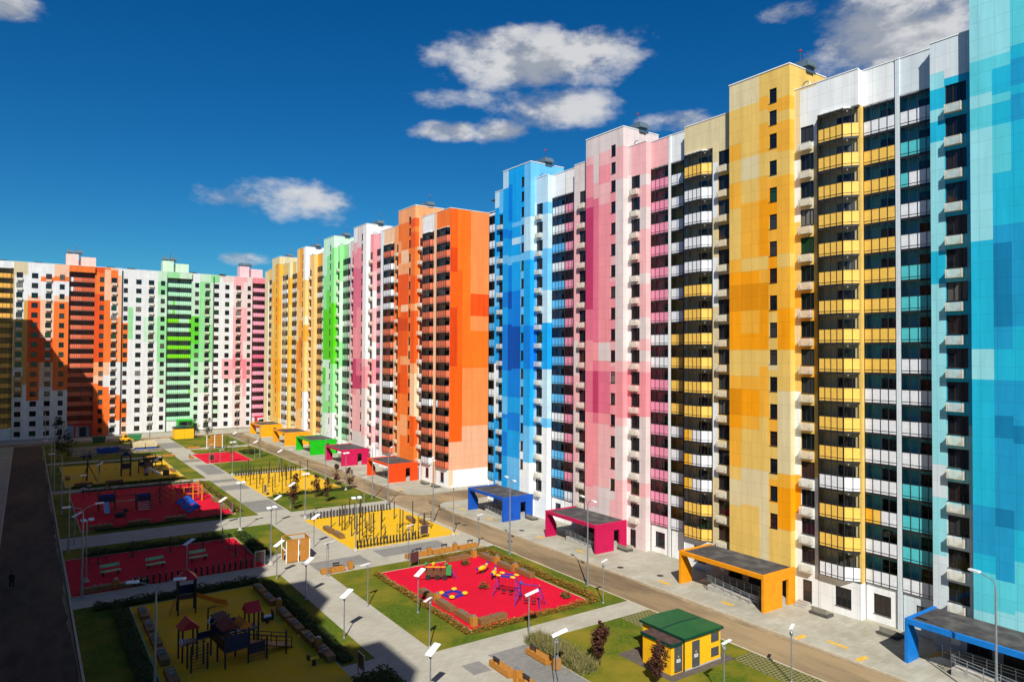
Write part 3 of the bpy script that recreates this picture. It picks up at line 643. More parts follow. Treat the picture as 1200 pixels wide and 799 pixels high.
pink2=section('apartment_building','rose pink apartment block between the orange block and the green block','apartment block',MG,(64.2,Yc,0),R(-90),PP_,[
 S('loggia',165.5,162.0,-.9,par='w',room='a',rows='PPPPPPPPPPPPPPPP',cc={'P':PNL},n=[3]),
 S('wall',162.0,158.1,0,[(162.0,161.0,'g',None),(161.0,158.1,'qB',(160.8,159.3))],ac=True),
 S('tower',158.1,150.5,.8,[(158.1,155.9,'qA',None),(155.9,153.6,'qB',None),(153.6,152.5,'qB',(153.5,152.6)),(152.5,150.5,'qE',None)],skip=[0]),
 S('wall',150.5,148.3,0,[(150.5,150.1,'qWa',None),(150.1,148.3,'qWb',(150.05,148.8))],ac=True),
 S('loggia',148.3,144.7,-.9,par='a',room='a',rows='LLPPLLLPPPLLLLLL',cc={'P':PNK,'L':PNL},n=[4]),
 S('wall',144.7,144.35,-.8,[(144.7,144.35,'w',None)],skip=range(16)),
])
canopy(pink2,154-158.4,154-147.9,-7.2,-.8,lin('b4064c',.85),'crimson')
Yc=176.0; S=mk(Yc)
green=section('apartment_building','mint and lime green apartment block in the middle row','apartment block',MG,(64.2,Yc,0),R(-90),PG_,[
 S('loggia',184.0,181.5,-.9,par='p',room='p',rows='GGGG',cc={'G':GRN},n=[3]),
 S('wall',181.5,178.5,0,[(181.5,178.5,'p',(180.8,179.3))],ac=True),
 S('tower',178.5,171.0,.8,[(178.5,176.2,'gA',None),(176.2,174.2,'gB',None),(174.2,173.1,'gB',(174.1,173.2)),(173.1,171.0,'gE',None)],skip=[0]),
 S('wall',171.0,169.0,0,[(171,170.5,'gWa',None),(170.5,169,'gWb',(170.48,169.3))],ac=True),
 S('loggia',169.0,165.6,-.9,par='l',room='l',rows='GWGG',cc={'G':GRN,'W':K('d8ead8')},n=[3],ret='p'),
])
canopy(green,176-179.2,176-168.2,-7.3,-.8,lin('12b40a',.85),'green')
Yc=198.0; S=mk(Yc)
amber=section('apartment_building','orange and cream striped apartment block in the middle row beyond the green block','apartment block',MG,(64.2,Yc,0),R(-90),PH_,[
 S('loggia',207.0,203.0,-.9,par='c',room='l',rows='CWCCW',cc={'C':K('e8c890'),'W':WHT},n=[3]),
 S('wall',203.0,200.3,0,[(203,200.3,'c',(202.4,201.0))],ac=True),
 S('tower',200.3,193.0,.8,[(200.3,198.2,'hA',None),(198.2,196.0,'hB',None),(196.0,194.9,'hB',(195.9,195.0)),(194.9,193.0,'hE',None)],skip=[0]),
 S('wall',193.0,188.0,0,[(193,191.9,'hE',None),(191.9,188,'l',(191.8,190.3))],ac=True),
 S('loggia',188.0,184.05,-.9,par='m',room='m',rows='CCWCC',cc={'C':K('e0b070'),'W':WHT},n=[3],ret='c'),
])
canopy(amber,198-199.4,198-188.4,-7.4,-.8,lin('f09a10',.85),'marigold')
Yc=222.0; S=mk(Yc)
yel2=section('apartment_building','golden yellow apartment block at the far end of the middle row','apartment block',MG,(64.2,Yc,0),R(-90),PY_,[
 S('wall',239.5,233.0,-.9,[(239.5,233,'c',None)],skip=range(16)),
 S('bay',233.0,225.5,-.3,par='l',room='l',rows='YWYYYYYYYWWYYYYY',cc={'Y':CRM,'W':WHT},path=[(0,.3),(.8,0),(6.3,0),(7.5,.6)],n=[1,5,1]),
 S('tower',225.5,217.5,.8,[(225.5,222.5,'zA',None),(222.5,220.9,'zB',None),(220.9,219.8,'zB',(220.8,219.9)),(219.8,217.5,'zB',None)],skip=[0]),
 S('bay',217.5,211.5,0,par='l',room='l',rows='YWWYWYYYYWWYWWWW',cc={'Y':CRM,'W':WHT},path=[(0,.6),(.7,0),(5,0),(6,.7)],n=[1,4,1]),
 S('wall',211.5,210.0,0,[(211.5,210,'zA',None)],skip=range(16)),
 S('loggia',210.0,207.05,-.9,par='l',room='l',rows='CWW',cc={'C':CRM,'W':WHT},n=[3]),
],ends=(True,False))
canopy(yel2,222-223.2,222-212.4,-7.5,-.8,lin('f0a008',.85),'golden')
for r_,yc,ya,yb in ((blue,90,94.6,87),(pink,70,74,66.6),(yellow,47,49.85,42.4),(orange,124,133.7,125.9),(pink2,154,158.1,150.5),(green,176,178.5,171),(amber,198,200.3,193),(yel2,222,225.5,217.5)):
    uc=yc-(ya+yb)/2
    roof_gear(r_,uc+.9,2.6,TOWZ-.2); roof_hood(r_,uc-.3,.9,TOWZ-.3); pipe_loop(r_,yc-yb+.9,.7,ROOFZ)
for r_,u,y in ((orange,8.5,3.0),(pink,7.5,4),(yellow,-9,4)): roof_hood(r_,u,y,ROOFZ-.3)
# far row: long white block closing the courtyard
FGp='joined apartment blocks closing the far end of the courtyard'
def mf(Xc):
    def S(k,a,b,y,cols=None,**kw):
        s=dict(k=k,u=(a-Xc,b-Xc),y=y,**kw)
        if cols: s['cols']=[(p-Xc,q-Xc,pat,(w[0]-Xc,w[1]-Xc) if w else None) for p,q,pat,w in cols]
        return s
    return S
FP=dict(far=True,nf=17,zw=1.55,roof=50.0,roofgear=False)
SALD=K('d0603c',.9)
Xc=8.0; S=mf(Xc)
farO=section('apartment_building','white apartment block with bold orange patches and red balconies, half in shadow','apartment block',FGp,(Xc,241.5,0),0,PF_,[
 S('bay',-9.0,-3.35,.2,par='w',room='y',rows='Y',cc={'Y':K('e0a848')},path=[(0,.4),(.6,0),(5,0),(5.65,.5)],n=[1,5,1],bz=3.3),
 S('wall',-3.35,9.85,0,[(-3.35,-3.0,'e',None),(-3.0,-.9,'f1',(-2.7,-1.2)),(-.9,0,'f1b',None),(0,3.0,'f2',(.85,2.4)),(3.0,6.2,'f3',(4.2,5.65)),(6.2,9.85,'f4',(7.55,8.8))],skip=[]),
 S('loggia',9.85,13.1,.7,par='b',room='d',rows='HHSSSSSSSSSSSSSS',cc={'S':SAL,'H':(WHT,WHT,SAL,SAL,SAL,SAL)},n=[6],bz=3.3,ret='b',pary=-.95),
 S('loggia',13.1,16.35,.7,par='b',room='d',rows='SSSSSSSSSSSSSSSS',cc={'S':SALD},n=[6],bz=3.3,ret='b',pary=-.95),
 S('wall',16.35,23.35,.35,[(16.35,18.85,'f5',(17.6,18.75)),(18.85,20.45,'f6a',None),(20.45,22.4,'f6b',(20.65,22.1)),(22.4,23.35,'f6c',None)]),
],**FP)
Xc=36.0; S=mf(Xc)
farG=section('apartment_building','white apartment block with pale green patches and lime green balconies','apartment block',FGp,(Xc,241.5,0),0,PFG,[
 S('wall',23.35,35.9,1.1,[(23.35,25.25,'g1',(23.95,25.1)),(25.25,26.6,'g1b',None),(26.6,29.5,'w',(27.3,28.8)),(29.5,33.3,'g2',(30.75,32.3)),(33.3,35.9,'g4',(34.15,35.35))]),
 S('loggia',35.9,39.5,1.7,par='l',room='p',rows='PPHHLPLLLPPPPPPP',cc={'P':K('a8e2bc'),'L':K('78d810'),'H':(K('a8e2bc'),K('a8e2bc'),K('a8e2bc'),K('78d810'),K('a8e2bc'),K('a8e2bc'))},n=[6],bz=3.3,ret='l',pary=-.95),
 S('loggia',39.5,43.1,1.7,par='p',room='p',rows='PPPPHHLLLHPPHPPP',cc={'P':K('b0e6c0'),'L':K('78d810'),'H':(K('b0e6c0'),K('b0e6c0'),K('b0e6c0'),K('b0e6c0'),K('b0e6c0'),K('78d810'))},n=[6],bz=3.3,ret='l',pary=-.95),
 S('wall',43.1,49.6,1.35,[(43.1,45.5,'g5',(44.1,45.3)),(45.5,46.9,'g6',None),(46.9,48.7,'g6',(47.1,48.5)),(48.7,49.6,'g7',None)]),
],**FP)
Xc=58.0; S=mf(Xc)
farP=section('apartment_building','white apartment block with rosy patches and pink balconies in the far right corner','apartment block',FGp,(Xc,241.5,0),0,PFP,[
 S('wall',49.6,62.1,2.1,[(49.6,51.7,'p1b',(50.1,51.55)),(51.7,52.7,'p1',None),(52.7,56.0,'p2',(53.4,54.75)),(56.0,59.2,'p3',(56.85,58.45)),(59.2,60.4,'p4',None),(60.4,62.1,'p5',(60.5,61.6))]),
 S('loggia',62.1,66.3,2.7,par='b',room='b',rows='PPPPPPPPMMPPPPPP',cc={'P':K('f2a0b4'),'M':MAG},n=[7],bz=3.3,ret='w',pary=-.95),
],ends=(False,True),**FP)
# baskets under alternate window columns of the far block
for r_,us,y in ((farO,(-1.95-8,4.9-8),0),(farO,(21.4-8,),.35),(farG,(31.5-36,),1.1),(farG,(47.8-36,),1.35),(farP,(57.65-58,),2.1)):
    for u in us:
        for j in range(1,17): link('air_conditioner_basket',basket_mesh(),r_,(u,y-.004,1.55+FL*j-1.2))
for r_,u0,hx in ((farO,13.1-8,'f4ccc0'),(farG,38.8-36,'cfeacc'),(farP,62-58,'f0c4c8')):
    h=MB(); cc=K(hx)
    h.box(u0-4,u0-.9,2.5,6,49.2,53.6,0,cc); h.box(u0-.2,u0+3.6,3,6,49.2,53.0,0,cc); h.box(u0-.9,u0-.2,3.5,5.5,49.2,52,0,cc)
    h.build('stair_head',FAC,r_); roof_gear(r_,u0-3.0,4.2,53.6)
for r_,u in ((farO,-14),(farO,-5.5),(farO,12.5),(farG,-10),(farG,7.5),(farP,-5.5)): roof_hood(r_,u,2.6,49.8)
for r_,u,cx in ((farO,13.9-8,lin('c01c08',.85)),(farG,41.3-36,lin('14b010',.85)),(farP,65.2-58,lin('c00838',.8))):
    g=MB(); g.box(u-2.2,u-1.9,-1.6,1.2,0,3.7); g.box(u+1.9,u+2.2,-1.6,1.2,0,3.7); g.box(u-1.9,u+1.9,-1.6,1.2,3.3,3.7); g.box(u-.8,u+.8,.6,.75,0,2.6,1)
    g.build('entrance_canopy',[flat('far_portal',cx,.5),DARKM],r_)
# row to the left of the camera (out of the picture): its shade falls over the courtyard
LG='joined apartment blocks along the left side of the courtyard'
tow=[(-19.5,-12.7),(-.6,6.2),(18.6,25.6),(37.3,44.3),(61,68),(82,89),(100,107),(114,121),(136,143),(158,165),(180,187),(203,210)]
edges=[-26]+[(a[1]+b[0])/2 for a,b in zip(tow,tow[1:])]+[225]
pals=[PT_,PY_,PP_,PB_,PO_,PG_]
for i,(a,b) in enumerate(tow):
    e0,e1=edges[i],edges[i+1]; Yc=(a+b)/2
    def W(p,q,d,win,k='wall',**kw): return dict(k=k,u=(p-Yc,q-Yc),y=-d,cols=[(p-Yc,q-Yc,kw.pop('pat','w'),(win[0]-Yc,win[1]-Yc) if win else None)],**kw)
    segs=[]
    if a-e0>3.2: segs.append(W(e0,a-3.2,-.9,(e0+.4,e0+1.6)))
    segs.append(W(max(e0,a-3.2),a,0,(a-2.2,a-.8)))
    segs.append(W(a,b,.9,(b-2.6,b-1.7),k='tower',pat=list(pals[i%6])[2+i%2],skip=[0]))
    segs.append(W(b,min(e1,b+3.2),0,(b+.8,b+2.2)))
    if e1-b>3.2: segs.append(W(b+3.2,e1,-.9,(e1-1.6,e1-.4)))
    segs=[s for s in segs if s['u'][1]-s['u'][0]>.05]
    section('apartment_building','panelled apartment block standing out of view along the shaded left side','apartment block',LG,(-9.3,Yc,0),R(90),pals[i%6],segs,far=True,ends=(i==0,i==len(tow)-1))
# ---------------------------------------------------------------- ground
ASPH=noisy('dusty_asphalt',(.13,.095,.055,1),(.2,.145,.085,1),.7,.92,.15,c3=(.31,.225,.125,1),scale2=.12,detail=8,stretch=(1.6,.35,1))
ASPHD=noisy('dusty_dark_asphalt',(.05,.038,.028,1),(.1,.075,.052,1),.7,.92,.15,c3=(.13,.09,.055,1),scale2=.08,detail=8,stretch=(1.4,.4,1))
SAND=noisy('sandy_earth',(.26,.19,.11,1),(.36,.27,.16,1),1.2,.95,.1,c3=(.2,.15,.09,1),scale2=.2,detail=7)
LAWN=noisy('lawn_turf',(.032,.068,.004,1),(.108,.14,.012,1),3.2,.95,.1,c3=(.19,.155,.016,1),scale2=.14,detail=9,bump=.6,lo=.3,hi=.7)
REDR=noisy('red_rubber_paving',(.46,.002,.018,1),(.64,.005,.032,1),6,.85,.15,detail=9,c3=(.5,.004,.022,1),scale2=.28)
YELR=noisy('yellow_rubber_paving',(.56,.32,.006,1),(.7,.41,.012,1),6,.85,.15,detail=9,c3=(.6,.37,.03,1),scale2=.28)
LOT=noisy('building_site_earth',(.1,.08,.06,1),(.2,.16,.12,1),.8,.95,.1,c3=(.3,.26,.2,1),scale2=.25,detail=7)
KERB=noisy('kerb_stone',(.38,.33,.25,1),(.5,.44,.33,1),1.5,.85,.2)
def pave_mat(name,c1,c2,mort,bw,bh,stain):
    m,nt,b=nodes(name); setp(b,.85,.2); tc=N(nt,'ShaderNodeTexCoord')
    br=N(nt,'ShaderNodeTexBrick'); br.offset=.5; br.inputs['Scale'].default_value=1; br.inputs['Brick Width'].default_value=bw; br.inputs['Row Height'].default_value=bh
    br.inputs['Mortar Size'].default_value=.012; br.inputs['Color1'].default_value=c1; br.inputs['Color2'].default_value=c2; br.inputs['Mortar'].default_value=mort
    nt.links.new(tc.outputs['Object'],br.inputs['Vector'])
    ns=N(nt,'ShaderNodeTexNoise',Scale=.22,Detail=7,Roughness=.68); nt.links.new(tc.outputs['Object'],ns.inputs['Vector'])
    r=N(nt,'ShaderNodeValToRGB'); r.color_ramp.elements[0].position=.36; r.color_ramp.elements[1].position=.66; r.color_ramp.elements[0].color=(1,1,1,1); r.color_ramp.elements[1].color=stain
    nt.links.new(ns.outputs['Fac'],r.inputs['Fac'])
    m2=N(nt,'ShaderNodeMixRGB',blend_type='MULTIPLY'); m2.inputs['Fac'].default_value=1; nt.links.new(br.outputs['Color'],m2.inputs['Color1']); nt.links.new(r.outputs[0],m2.inputs['Color2'])
    nt.links.new(m2.outputs[0],b.inputs['Base Color']); return m
PATH=pave_mat('light_paving',(.37,.35,.285,1),(.42,.395,.325,1),(.31,.29,.24,1),.6,.3,(.84,.83,.8,1))
PATHG=pave_mat('grey_paving',(.2,.195,.18,1),(.25,.24,.22,1),(.15,.145,.13,1),.4,.2,(.85,.85,.85,1))
PAVE=pave_mat('pavement_slabs',(.36,.345,.28,1),(.42,.4,.33,1),(.31,.295,.245,1),1.0,.5,(.72,.7,.64,1))
GRID=pave_mat('grass_grid',(.055,.075,.01,1),(.08,.095,.015,1),(.24,.2,.1,1),.42,.3,(.8,.8,.7,1))
for n_ in GRID.node_tree.nodes:
    if n_.type=='TEX_BRICK': n_.inputs['Mortar Size'].default_value=.05
g=MB(); g.face([(-900,-900,0),(900,-900,0),(900,1400,0),(-900,1400,0)]); struct('ground',g,SAND,(0,0,-.16))
def slab(name,mat,x0,x1,y0,y1,z1,th=.3):
    m=MB(); m.box(x0,x1,y0,y1,z1-th,z1); return struct(name,m,mat)
def sheet(name,mat,poly,z):
    m=MB(); m.face([(x,y,0) for x,y in poly]); return struct(name,m,mat,(0,0,z))
sheet('road',ASPH,[(49.9,-60),(55.4,-60),(55.4,223.6),(49.9,223.6)],-.12)
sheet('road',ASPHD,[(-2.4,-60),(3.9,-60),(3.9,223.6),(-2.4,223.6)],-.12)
sheet('road',ASPH,[(-20,223.6),(66,223.6),(66,229.5),(-20,229.5)],-.12)
sheet('road',ASPH,[(55.4,101.8),(58,102.6),(90,102.6),(90,110.5),(59,110.5),(55.4,113.5)],-.116)
slab('path',PATH,3.9,49.9,-60,223.6,0)
slab('pavement',PAVE,-9.4,-2.5,-60,223.6,0)
slab('pavement',PAVE,-20,64,229.5,241.4,0)
m=MB(); pl=[(55.4,-60),(78,-60),(78,103)]+[(58.6-3.2*math.sin(t),99.8+3.2*math.cos(t)) for t in [math.pi/2*i/8 for i in range(9)]]; m.prism(pl,2,-.3,0); struct('pavement',m,PAVE)
m=MB(); pl=[(78,110.5),(78,226),(55.4,226)]+[(59.6-4.2*math.cos(t),114.7-4.2*math.sin(t)) for t in [math.pi/2*i/8 for i in range(9)]]; m.prism(pl,2,-.3,0); struct('pavement',m,PAVE)
k=MB()
for x in (3.82,49.9): k.box(x,x+.16,-60,223.6,-.2,.035)
k.box(55.25,55.42,-60,98.5,-.2,.03); k.box(55.25,55.42,115,226,-.2,.03); k.box(3.9,49.9,223.5,223.66,-.2,.035); k.box(-2.56,-2.4,-60,223.6,-.2,.03); k.box(-20,64,229.4,229.56,-.2,.03)
struct('kerb',k,KERB)
for a in ((4.0,23.5,53.3,79.2),(4.0,23.5,15,50.9),(4.0,23.2,98.3,103.5),(23.2,29.3,87.6,103.5),(4.0,29.4,110.2,145.2),(4.0,29.4,148.4,183.2),(4.0,29.4,186.3,223.3),(35.3,49.85,15,48.7),(28.1,49.85,51.7,76.1),(34.2,49.85,109.6,123.3),(48.2,49.85,123.4,147.9),(34.4,49.85,150.3,193.2),(34.2,49.85,197.2,223.3)):
    o=slab('lawn',LAWN,*a,.04)
def rubber(mat,x0,x1,y0,y1):
    slab('playground_surface',mat,x0,x1,y0,y1,.06)
    e=MB(); 
    e.box(x0-.1,x0-.003,y0-.1,y1+.1,-.1,.075); e.box(x1+.003,x1+.1,y0-.1,y1+.1,-.1,.075); e.box(x0,x1,y0-.1,y0-.003,-.1,.075); e.box(x0,x1,y1+.003,y1+.1,-.1,.075)
    struct('edging',e,KERB)
rubber(YELR,8.6,20.6,42,76.8); rubber(REDR,4.05,23.05,83.2,98.2); rubber(REDR,6.5,26.6,112.8,144.0); rubber(YELR,6.2,26.1,150.9,178.8)
rubber(REDR,32.9,46.5,53.8,73.4); rubber(YELR,34.0,49.2,83.7,102.9); rubber(YELR,34.1,48.0,123.4,147.9); rubber(REDR,33.3,43.2,167.2,184.6)
sheet('path',PATHG,[(31.4,38),(35.2,38),(35.2,48.75),(31.4,48.75)],.004)
for q in ((28.6,30.2,46.3,48.2),(36,45,79.2,82.5),(27.5,33.9,78,81.6),(29.5,33.9,112,121),(29.5,33.9,133,138),(29.5,33.9,142,145),(30.5,34,152,166),(29.5,33.5,172,176),(29.5,34,200,212),(34.5,45,104,107)):
    sheet('path',PATHG,[(q[0],q[2]),(q[1],q[2]),(q[1],q[3]),(q[0],q[3])],.005)
sheet('lawn',GRID,[(46.6,15),(49.8,15),(49.8,37),(47.4,37)],.045); sheet('lawn',GRID,[(46,45.5),(49.8,45.5),(49.8,48.6),(46,48.6)],.045)
slab('building_site',LOT,9,29.2,195,211,.06); slab('path',PATHG,5,29.3,211.5,213.5,.05)
# bare earth spilled by the road works
sheet('earth_patch',SAND,[(50.5,98),(52.5,96),(54.8,99),(55.2,104),(57,108),(55,112),(52,113),(50.4,108)],-.11)
rs=random.Random(3)
def verge(x,dx,y0,y1,w):
    n=int((y1-y0)/1.6); a=[(x,y0)]; b=[]
    for i in range(n+1):
        y=y0+(y1-y0)*i/n; b.append((x+dx*w*(rs.uniform(.25,1)*(.6+.4*math.sin(y*.21+x))+.08),y))
    sheet('earth_patch',SAND,[(x,y0)]+b+[(x,y1)],-.109)
verge(55.2,-1,10,96,.9); verge(50.1,1,10,98,.7); verge(55.2,-1,116,222,1.7); verge(50.1,1,112,222,1.5); verge(3.75,-1,20,222,.5)
# yellow tactile strips and manholes
def marking(x,y,lx,ly,z=.006):
    m=MB(); m.box(-lx/2,lx/2,-ly/2,ly/2,-.004,0); struct('tactile_marking',m,YELM,(x,y,z))
for x,y,lx,ly in ((56.1,36.6,1.4,.5),(57.3,33.9,.45,1.9),(56.3,31.2,1.4,.5),(48.2,32.6,1.4,.45),(57.2,53.6,.5,1.6),(57.6,45.6,.5,1.4),(57.4,76.2,.5,1.6),(57.5,68,.5,1.4),(57.5,96.6,.5,1.5),(57.3,88.6,.5,1.4),(48.0,77.6,1.8,.5),(47,110,1.6,.5),(56.3,117,.5,2),(57.5,99.5,1.4,.5)): marking(x,y,lx,ly)
for x,y,z in ((58.6,55.5,.0),(53.0,77.0,-.12),(57.4,80.5,0),(57.0,60.2,0),(52.6,88,-.12)):
    m=MB(); m.tube((0,0,0),(0,0,.01),.38,.38,16); struct('manhole_cover',m,DARKM,(x,y,z+.002))
# ---------------------------------------------------------------- planting
LEAFG=vcol_mat('hedge_leaves',.8,.2,.25,6); 
def leaf(mb,p,s,col):
    a=random.uniform(0,6.28); t=random.uniform(-.9,.9); M=Matrix.Translation(p)@Matrix.Rotation(a,4,'Z')@Matrix.Rotation(t,4,'X')
    w=s*random.uniform(.6,1.1); q=[M@Vector(v) for v in ((-w/2,0,0),(0,-w*.35,0),(w/2,0,w*.1),(0,w*.35,0))]; mb.face([tuple(v) for v in q],0,col)
def vary(c,k=.35):
    f=random.uniform(1-k,1+k); return (c[0]*f*random.uniform(.9,1.1),c[1]*f,c[2]*f,1)
def hedge(label,x0,x1,y0,y1,h,cols,dens=130,s=.17,group='low clipped hedges'):
    o=thing('hedge',label,'hedge',((x0+x1)/2,(y0+y1)/2,.04),0,group); mb=MB(); cx,cy=(x0+x1)/2,(y0+y1)/2
    A=(x1-x0)*(y1-y0)
    for i in range(int(A*dens)):
        x=random.uniform(x0,x1); y=random.uniform(y0,y1); u=min(x-x0,x1-x,y-y0,y1-y)
        hh=h*(.65+.35*min(1,u/.25))*(.8+.3*math.sin(x*2.3+y*1.7)*math.sin(y*.9+x)); z=hh*random.uniform(.25,1)**.6
        leaf(mb,(x-cx,y-cy,z),s,vary(random.choice(cols)))
    mb.build('foliage',LEAFG,o); t=MB(); t.box(x0-cx+.15,x1-cx-.15,y0-cy+.15,y1-cy-.15,0,h*.35,0,tuple(.6*sum(c[k] for c in cols)/len(cols) for k in range(3))+(1,)); t.build('stems',LEAFG,o)
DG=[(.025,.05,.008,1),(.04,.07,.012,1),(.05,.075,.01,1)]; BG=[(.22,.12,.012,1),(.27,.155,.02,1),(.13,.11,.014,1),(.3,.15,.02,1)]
hedge('brownish hedge along the left edge of the pink-red playground',31.9,32.7,53.0,73.2,.6,BG); hedge('brownish hedge along the near edge of the pink-red playground',32.7,47.3,52.8,53.6,.6,BG)
hedge('wide brownish hedge between the pink-red playground and the street',46.8,47.9,53.6,75.0,.75,BG); hedge('brownish hedge between the pink-red playground and the plaza benches',38.0,46.8,74.0,75.0,.6,BG)
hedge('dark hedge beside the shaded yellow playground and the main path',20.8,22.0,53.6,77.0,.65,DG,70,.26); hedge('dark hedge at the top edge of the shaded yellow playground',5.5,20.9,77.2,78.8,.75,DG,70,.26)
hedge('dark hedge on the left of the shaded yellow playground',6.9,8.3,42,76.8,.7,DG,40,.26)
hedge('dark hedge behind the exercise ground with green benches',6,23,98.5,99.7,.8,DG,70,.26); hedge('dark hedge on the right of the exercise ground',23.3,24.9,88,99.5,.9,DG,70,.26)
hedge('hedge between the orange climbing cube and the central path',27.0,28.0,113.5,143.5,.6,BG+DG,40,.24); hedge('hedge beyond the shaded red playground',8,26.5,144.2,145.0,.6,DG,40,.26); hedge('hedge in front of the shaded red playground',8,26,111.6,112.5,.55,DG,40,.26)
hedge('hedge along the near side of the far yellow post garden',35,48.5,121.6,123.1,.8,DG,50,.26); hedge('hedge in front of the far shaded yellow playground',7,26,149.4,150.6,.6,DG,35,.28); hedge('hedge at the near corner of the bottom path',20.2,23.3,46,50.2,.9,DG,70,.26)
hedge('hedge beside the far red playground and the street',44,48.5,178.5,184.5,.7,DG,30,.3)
# tall ornamental grass beside the near benches
o=thing('ornamental_grass','clump of tall pale ornamental grass beside the grey bench corner','ornamental grass',(36.3,45.3,.04)); mb=MB()
for i in range(5200):
    x=random.uniform(-1.05,1.05); y=random.uniform(-3.9,3.6)
    if x> .95-.1*abs(y): continue
    h=random.uniform(.5,1.15); dx,dy=random.gauss(0,.22),random.gauss(0,.22); w=.02; a=random.uniform(0,3.14); cx,sx=math.cos(a)*w,math.sin(a)*w
    c=vary(random.choice([(.16,.15,.05,1),(.2,.17,.06,1),(.1,.12,.03,1),(.24,.19,.08,1)]),.25)
    mb.face([(x-cx,y-sx,0),(x+cx,y+sx,0),(x+dx*.5+cx*.8,y+dy*.5+sx*.8,h*.6),(x+dx,y+dy,h)],0,c)
mb.build('blades',LEAFG,o)
BARK=flat('bark',(.09,.06,.04,1),.9,.1)
def tree(label,x,y,h,r,cols,n=520,ls=.26,shape='column',group=None,gap=.0,trunk=.25):
    o=thing('small_tree',label,'tree',(x,y,.04),0,group); t=MB()
    t.tube((0,0,0),(.03,.02,h*.5),.06,.045,7); t.tube((.03,.02,h*.5),(0,0,h*.92),.045,.012,6)
    mb=MB(); th=trunk*h
    for i in range(16):
        z=th+(h*.85-th)*i/16; a=i*2.4; q=r*(.55+.3*math.sin(i*1.9))*(1-.6*i/16)
        t.tube((.02,.02,z),(math.cos(a)*q,math.sin(a)*q,z+q*.9),.016,.006,4,cap=False)
    cl=[]
    for i in range(26):
        u=random.random(); z=th+(h-th)*u; prof=(math.sin(math.pi*min(1,(u*.85+.12)))**.7) if shape=='column' else (math.sin(math.pi*(u*.8+.15))**.5)
        a=random.uniform(0,6.28); q=r*prof*random.uniform(.25,.85); cl.append((math.cos(a)*q,math.sin(a)*q,z,r*random.uniform(.3,.55)*max(.35,prof)))
    for i in range(n):
        c=random.choice(cl); d=Vector((random.gauss(0,1),random.gauss(0,1),random.gauss(0,1))).normalized()*c[3]*random.uniform(.5,1.05)
        z=min(h,max(th,c[2]+d.z*1.2)); leaf(mb,(c[0]+d.x,c[1]+d.y,z),ls,vary(random.choice(cols),.4))
    t.build('trunk',BARK,o); mb.build('crown',LEAFG,o); return o
MRN=[(.07,.022,.016,1),(.1,.035,.02,1),(.05,.02,.012,1),(.12,.05,.03,1)]
tree('young dark maroon tree standing alone on the lawn left of the green-roofed kiosk',37.7,42.1,3.5,.78,MRN,2200,.2); tree('young dark maroon tree right in front of the yellow wall of the green-roofed kiosk',39.0,37.2,3.3,.8,MRN,2200,.2)
for l,x,y in (('maroon sapling at the left end of the lawn below the far post garden',34.7,110.6),('maroon sapling in front of the left half of the far post garden',38.6,121.5),('maroon sapling in the middle of the row before the far post garden',41.0,118.0),('maroon sapling nearer the middle of the lawn row',41.3,113.5),('maroon sapling at the street kerb, left of its pair',48.1,127.3),('maroon sapling at the street kerb, right of its pair',48.6,122.0)): tree(l,x,y,3.9,.9,MRN,1300,.24,group='maroon saplings on the lawn by the far post garden')
PALE=[(.14,.15,.03,1),(.18,.17,.05,1),(.1,.12,.02,1)]
for l,x,y,h in (('thin pale sapling on the lawn at the street side of the far red playground',44.3,175.8,4.2),('thin pale sapling nearest the far red playground street corner',45.9,171.6,4.6),('thin pale sapling at the near edge of the far red playground',38.2,166.6,4.8),('thin pale sapling behind the bench of the far red playground',40.6,181.5,4.4)): tree(l,x,y,h,.8,PALE,240,.26,group='thin saplings round the far red playground')
DK=[(.03,.05,.012,1),(.045,.065,.015,1),(.06,.07,.02,1)]
tree('dark bushy tree right beside the far yellow kiosk',40.6,221.6,5.2,1.5,DK,700,.4,'round',trunk=.15); tree('dark bushy tree standing right of the one beside the far kiosk',44.2,221.2,5.6,1.4,DK,700,.4,'round',trunk=.15)
tree('taller dark tree in the shade at the far left corner of the courtyard',6.4,194.6,9.5,1.7,DK,900,.5,'round',trunk=.2); tree('lower dark tree in the shade near the site fence',8.0,190.5,6,1.5,DK,600,.45,'round',trunk=.15)
def bush(label,x,y,r,cols,group):
    o=thing('shrub',label,'shrub',(x,y,.06),0,group); mb=MB()
    for i in range(170):
        d=Vector((random.gauss(0,1),random.gauss(0,1),abs(random.gauss(0,.8)))).normalized(); q=random.uniform(.45,1); leaf(mb,(d.x*r*q,d.y*r*q,.1+d.z*r*q*1.1),.22,vary(random.choice(cols),.4))
    st=MB()
    for i in range(6): st.tube((0,0,0),(math.cos(i)*r*.5,math.sin(i)*r*.5,r*.6),.015,.008,4)
    mb.build('foliage',LEAFG,o); st.build('stem',BARK,o)
GRB=[(.03,.11,.02,1),(.04,.15,.03,1),(.25,.05,.02,1),(.05,.07,.02,1)]
for l,x,y in (('low green and red flowering shrub at the back of the pink-red playground',42.4,70.8),('low green and red flowering shrub in the middle of the pink-red playground',39.8,62.6),('low green and red flowering shrub in the right corner of the pink-red playground',45.2,55.7)): bush(l,x,y,.6,GRB,'shrubs on the pink-red playground')
